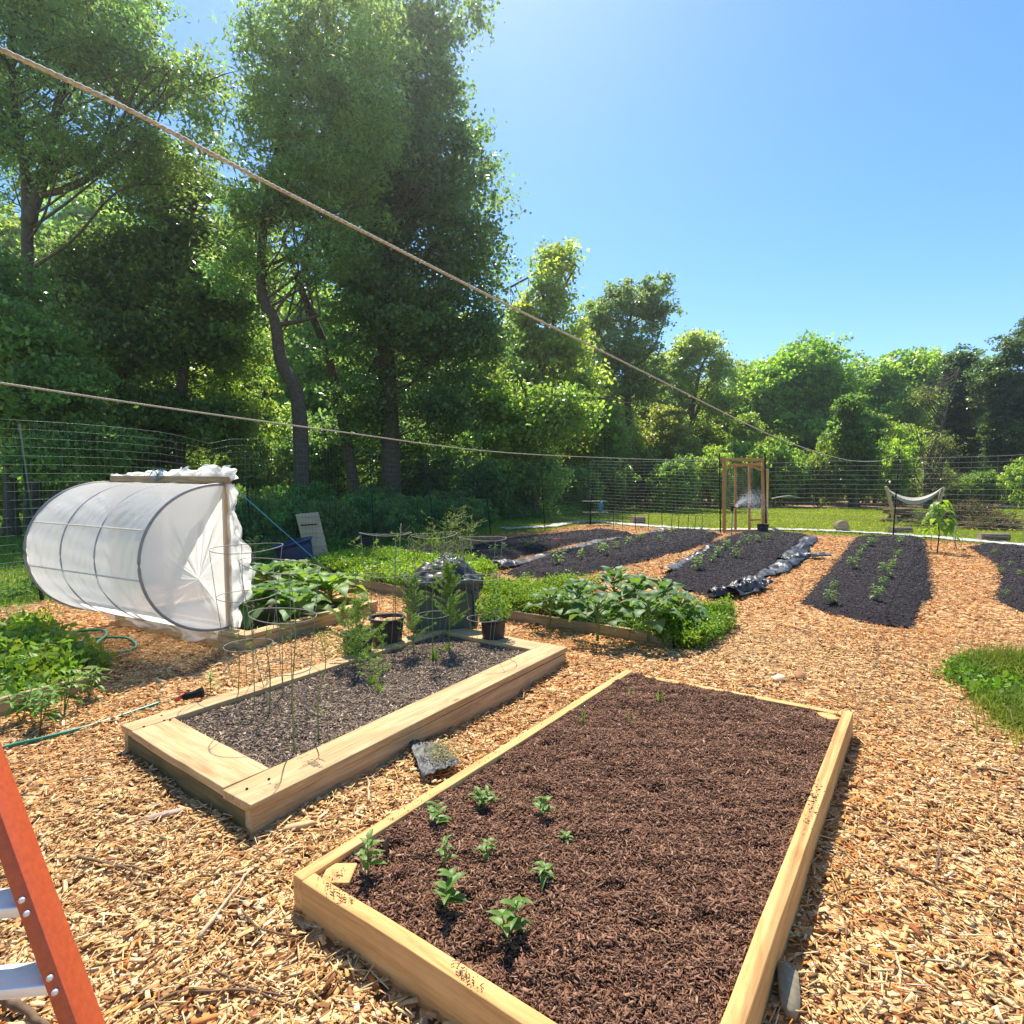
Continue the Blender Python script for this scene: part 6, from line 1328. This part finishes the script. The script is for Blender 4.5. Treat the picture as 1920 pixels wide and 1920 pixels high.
file(1, [(1047, 1063), (1090, 1053), (1122, 1040), (1133, 1046), (1155, 1033), (1178, 1026), (1200, 1018), (1238, 1016), (1262, 1004), (1315, 998)], 'the second black row from the left', 1.25)
file(0, [(945, 1038), (990, 1030), (1005, 1022), (925, 1045)], 'the shaded black row by the left fence', 1.1)
# sapling with stakes
sp0 = G(1757, 1038); sap = thing('sapling', 'young sapling with large bright leaves at the far end of a chip path', 'sapling', tuple(sp0)); lf = MB(); st = MB(); rs = np.random.RandomState(9)
H = P(1757, 940, sp0.y).z; st.tube([(0, 0, -.03), (.03, 0, H * .4), (-.02, 0, H * .7), (0, 0, H * .95)], [.012, .01, .008, .004], 6)
for k in range(42):
    f = rs.uniform(.35, 1); a = k * 2.4; L_ = .26 * (1.2 - f); q = Vector((math.cos(a) * L_ + .03, math.sin(a) * L_, H * f + rs.uniform(-.02, .08))); st.tube([(0, 0, H * f * .92), q], .003, 4); broad(lf, q, (math.cos(a), math.sin(a), -.1), .20, .12, .7, .1, .02, k, 7, 5, tuple(rs.uniform(.9, 1.3) * np.array([1.35, 1.3, .8])))
lf.build('leaves', M['plant_leaf'], sap, smooth=True); st.build('stem', M['bark'], sap)
for i, (px, py, ty) in enumerate([(1745, 1030, 960), (1790, 1032, 985)]):
    g_ = G(px, py); o = MB().tube([(0, 0, -.05), (.01, 0, P(px, ty, g_.y).z)], .006, 5).build('garden_stake', M['galv']); o.location = g_; tag(o, ['thin stake just left of the sapling stem', 'thin stake right of the sapling'][i], 'stake', 'stakes by the sapling')
g_ = G(1800, 1000); herb('young_tree', 'smaller bright shoot right of the sapling', 'sapling', (G(1795, 1030).x, G(1795, 1030).y, 0), .52, 14, .16, .09, 33, None, (1.3, 1.25, .8), droop=.8, up=.2)
# grass clump at the right edge
rs = np.random.RandomState(12); A_ = Vector((*gxy(1790, 1262), 0)); B_ = Vector((*gxy(1905, 1375), 0)); 
def clump(n, cx, cy, sx, sy, hm, wd, lean, tint, seed):
    rs = np.random.RandomState(seed); x = cx + rs.normal(0, sx, n); y = cy + rs.normal(0, sy, n); return blades(x, y, np.zeros(n), rs.uniform(.45, 1, n) * hm, np.full(n, wd), lean, rs, tint)
gc = MB()
for i, (px, py, n, s_, h) in enumerate([(1820, 1275, 500, .05, .17), (1865, 1268, 900, .08, .24), (1925, 1275, 1200, .10, .28), (1905, 1325, 900, .08, .13), (1960, 1350, 1100, .12, .18), (1845, 1268, 160, .04, .22), (2010, 1290, 1300, .16, .28), (2030, 1400, 1100, .14, .22), (1915, 1362, 500, .05, .10), (1890, 1262, 160, .05, .25)]):
    x, y = gxy(px, py); V, Fs, T = clump(n, x, y, s_, s_, h, .006, .95, (1.0 + .12 * (i % 2), 1.05 - .1 * (i % 3), .65), i); gc.add(V, Fs, T * np.array([1, 1, 1]))
tag(gc.build('grass_clump', M['grass']), 'lush clump of long green grass at the right edge of the chips', 'grass', kind='stuff')
greens('ground_ivy', 'low round-leafed weeds in front of the grass clump at the right edge', [Vector((*gxy(1770, 1262), 0)), Vector((*gxy(1850, 1235), 0)), Vector((*gxy(1990, 1330), 0)), Vector((*gxy(1900, 1350), 0))], 0, 110, .06, .04, .035, 13, (.95, 1.05, .7), over=-.02)
# scattered green weeds at fence foot
greens('fence_weeds', 'rough weeds along the outer foot of the left fence', [Vector((-6.3, 5.2, 0)), Vector((-6.6, 5.6, 0)), Vector((-1.5, 17.6, 0)), Vector((-.9, 17.2, 0))], -.05, 700, .3, .06, .03, 14, (.8, .95, .7), over=0)
greens('corner_weeds', 'pale tall weeds between the leafy corner and the sunlit lawn', [Vector((*gxy(950, 975), 0)), Vector((*gxy(960, 960), 0)), Vector((*gxy(1100, 960), 0)), Vector((*gxy(1080, 968), 0))], -.05, 900, .55, .10, .04, 15, (1.0, 1.15, .9), over=0, cr=.12)
# ---------------------------------------------------------------- things beyond the far fence
def log(px, py, L, r, rz, lab, name='log', r2=None, elev=0):
    g_ = G(px, py); t_ = thing(name, lab, 'log', (g_.x, g_.y, r * .9), rz, 'cut logs on the lawn'); rs = np.random.RandomState(px); n = 16; th = np.linspace(0, 2 * math.pi, n, endpoint=False); rr = r * rs.uniform(.92, 1.06, n); V = []
    for x_ in (-.5, -.2, .2, .5): V += [(x_ * L, math.cos(a) * q * 1.0, math.sin(a) * q) for a, q in zip(th, rr)]
    F = [[k * n + i, k * n + (i + 1) % n, (k + 1) * n + (i + 1) % n, (k + 1) * n + i] for k in range(3) for i in range(n)]; MB().add(V, [F]).build('bark', M['logbark'], t_)
    MB().add(V[:n], [[list(range(n - 1, -1, -1))]]).build('cut_end', M['logend'], t_); MB().add(V[-n:], [[list(range(n))]]).build('cut_end', M['logend'], t_); return t_
log(1578, 996, .40, .17, R(70), 'upturned round stump section on the lawn right of the gate'); log(1688, 1000, .6, .10, R(4), 'low flat log at the foot of the black fence post'); log(1862, 1014, .66, .10, R(-5), 'thick short log at the lawn edge on the far right'); log(1196, 983, .45, .15, R(10), 'dark rounded log on the lawn left of the gate')
hs = G(1715, 985); hy = 1344 / 70.; hm = thing('canvas_sling', 'pale canvas sling hung between two splayed wooden posts beyond the fence', 'sling', tuple(P(1715, 985, hy))); hk = Vector(hm.location)
for (x0, y0, x1, y1, d_) in ((1682, 983, 1661, 912, 0), (1676, 980, 1664, 915, .8), (1745, 983, 1770, 914, 0), (1752, 980, 1766, 916, .8)):
    plank('post', P(x0, y0, hy + d_) - hk, P(x1, y1, hy + d_) - hk, .09, .06, M['plywood'], hm)
X = np.zeros((30, 8, 3))
for i in range(30):
    u = i / 29; px = 1661 + 108 * u; py = 914 + 20 * (1 - (2 * u - 1) ** 2) - 2 * u
    for j in range(8):
        v = j / 7; p = P(px, py + 4 * math.sin(v * 3.14) * math.sin(u * 3.14), hy + v * .8) - hk; X[i, j] = (p.x, p.y, p.z - .25 * (1 - v) * math.sin(u * math.pi) ** .7 * (.4))
o = MB().sheet(X).build('canvas', M['canvas'], hm, smooth=True)
X2 = X[:, :2].copy(); X2[:, 0, 2] -= .14 * np.sin(np.linspace(.15, 3.0, 30)); X2[:, 1] = X[:, 0]; MB().sheet(X2).build('canvas_edge', M['canvas'], hm, smooth=True)
fw_ = thing('firewood_pile', 'low pile of split firewood below the canvas sling', 'firewood pile', tuple(G(1690, 978))); rs = np.random.RandomState(4)
for k in range(26):
    mb = MB(); L = rs.uniform(.5, .9); r = rs.uniform(.04, .08); th = np.linspace(0, 2 * math.pi, 6, endpoint=False); lay = k // 7; z = .06 + lay * .13; c_ = Vector((rs.uniform(-.55, .55) * (1 - lay * .12), rs.uniform(-.3, .3), z)); a = rs.normal(0, .35)
    dv = Vector((math.cos(a), math.sin(a), rs.normal(0, .06))) * L / 2; mb.tube([c_ - dv, c_ + dv], r, 6); mb.build('split_log', M['logbark'], fw_)
def brush(px, py, rx, h, n, lab, seed, name='brush_pile', leafy=.4, tint=(1, .95, .7)):
    g_ = G(px, py); t_ = thing(name, lab, 'brush pile', tuple(g_)); rs = np.random.RandomState(seed); mb = MB(); C_ = []
    for k in range(n):
        a = rs.uniform(0, 6.28); r = rs.rand() ** .6 * rx; c_ = Vector((math.cos(a) * r, math.sin(a) * r * .6, h * max(.05, 1 - (r / rx) ** 1.5) * rs.uniform(.2, 1))); d = Vector((rs.normal(), rs.normal(), rs.normal(0, .45))).normalized() * rs.uniform(.25, .7)
        mb.tube([c_ - d, c_ + Vector((rs.normal(0, .06), rs.normal(0, .06), .04)), c_ + d], [.014, .01, .003], 3, cap=False)
        if rs.rand() < leafy:
            for e in range(16): C_.append(list(c_ + d * rs.uniform(-1, 1) + Vector((rs.normal(0, .05), rs.normal(0, .05), rs.normal(0, .05)))))
    mb.build('branches', M['twig'], t_); V, F = leaf_arrays(np.array(C_), .07, .03, .4, rs); MB().add(V, F, np.repeat(rs.uniform(.6, 1.2, (len(C_), 1)) * np.array(tint), 4, 0)).build('leaves', M['plant_leaf'], t_)
brush(1825, 985, .95, .85, 420, 'big grey-green brush pile beyond the sapling', 2, tint=(.75, .62, .5)); brush(1865, 992, .75, .35, 220, 'low grey end of the brush pile trailing right', 3, tint=(.9, .75, .7)); brush(1758, 982, .8, .45, 160, 'leafy green branches between the firewood and the brush pile', 5, leafy=1.0, tint=(.8, .95, .6))
brush(1740, 925, 1.4, 2.2, 500, 'grey tangle of dead vines before the wood right of the sling', 6, leafy=.25, tint=(.8, .7, .6))
st_ = G(1107, 984); ms_ = thing('metal_stand', 'thin metal stand with two shelves beyond the corner of the fence', 'metal stand', tuple(st_)); sy = st_.y; mk = Vector(ms_.location)
MB().tube([(0, 0, 0), P(1107, 932, sy) - mk], .03, 6).build('pole', M['blackpost'], ms_)
for i, (xx, yy) in enumerate([(1115, 940), (1117, 961)]):
    MB().box(P(xx, yy, sy) - mk, (.85, .35, .03)).build('shelf', M['galv'], ms_)
bl_ = MB(); c_ = P(1129, 940, sy - .3); rs = np.random.RandomState(2)
for k in range(5): bl_.tube([c_, c_ + Vector((rs.normal(0, .05), 0, -.16)), c_ + Vector((rs.normal(0, .07), 0, -.38))], .014, 5)
o = bl_.build('blue_cord', M['bluerope'], loc=c_); tag(o, 'pale blue cord hanging from the metal stand', 'cord')
tg_ = 'short wire stakes at the far fence'
for i, px in enumerate([1150, 1168, 1192, 1215, 1242, 1258, 1272, 1289, 1302, 1315]):
    y0 = 988 + (px - 1150) * .05; g_ = G(px, y0 + 5); H = P(px, y0 - 33 + 4 * math.sin(px), g_.y).z; t_ = MB().tube([(0, 0, -.05), (.03 * math.sin(px), 0, H)], .009, 4).tube([(.03 * math.sin(px), 0, H), (.16, 0, H * .97)], .006, 4).build('wire_stake', M['post']); t_.location = g_
    tag(t_, 'short dark wire stake, ' + ['first', 'second', 'third', 'fourth', 'fifth', 'sixth', 'seventh', 'eighth', 'ninth', 'tenth'][i] + ' from the metal stand towards the gate', 'stake', tg_)
og = G(1045, 1032); oc = thing('orange_marker', 'orange crossbar on two thin wires in the shaded black row', 'marker', tuple(og)); 
a = P(1028, 1011, og.y) - Vector(oc.location); b = P(1061, 1011, og.y) - Vector(oc.location); MB().tube([a, b], .014, 6).build('crossbar', M['red'], oc); MB().tube([(a.x, 0, -.05), (a.x, 0, a.z + .12)], .005, 4).tube([(b.x, 0, -.05), (b.x, 0, b.z + .15)], .005, 4).build('wire_leg', M['galv'], oc)
# arched pale hose beyond the gate
ropeobj('irrigation_pipe', 'pale curved pipe lying beyond the lawn right of the gate', [P(1447, 935, 34), P(1460, 932, 34), P(1482, 930, 35), P(1500, 934, 36)], .03, 'white', twist=False)
# pale rubble at the right
rb_ = thing('rubble_heap', 'pale rubble and sticks on the soil at the far right', 'rubble', tuple(G(1880, 953))); rs = np.random.RandomState(6)
for k in range(16):
    MB().box((rs.uniform(-1.6, 1.4), rs.uniform(-.4, .4), .1), (rs.uniform(.2, .5), rs.uniform(.15, .3), rs.uniform(.1, .25)), rz=rs.uniform(0, 3), rx=.2, taper=.7).build('stone', M['stone'] if k % 2 else M['white'], rb_, bevel=.02)
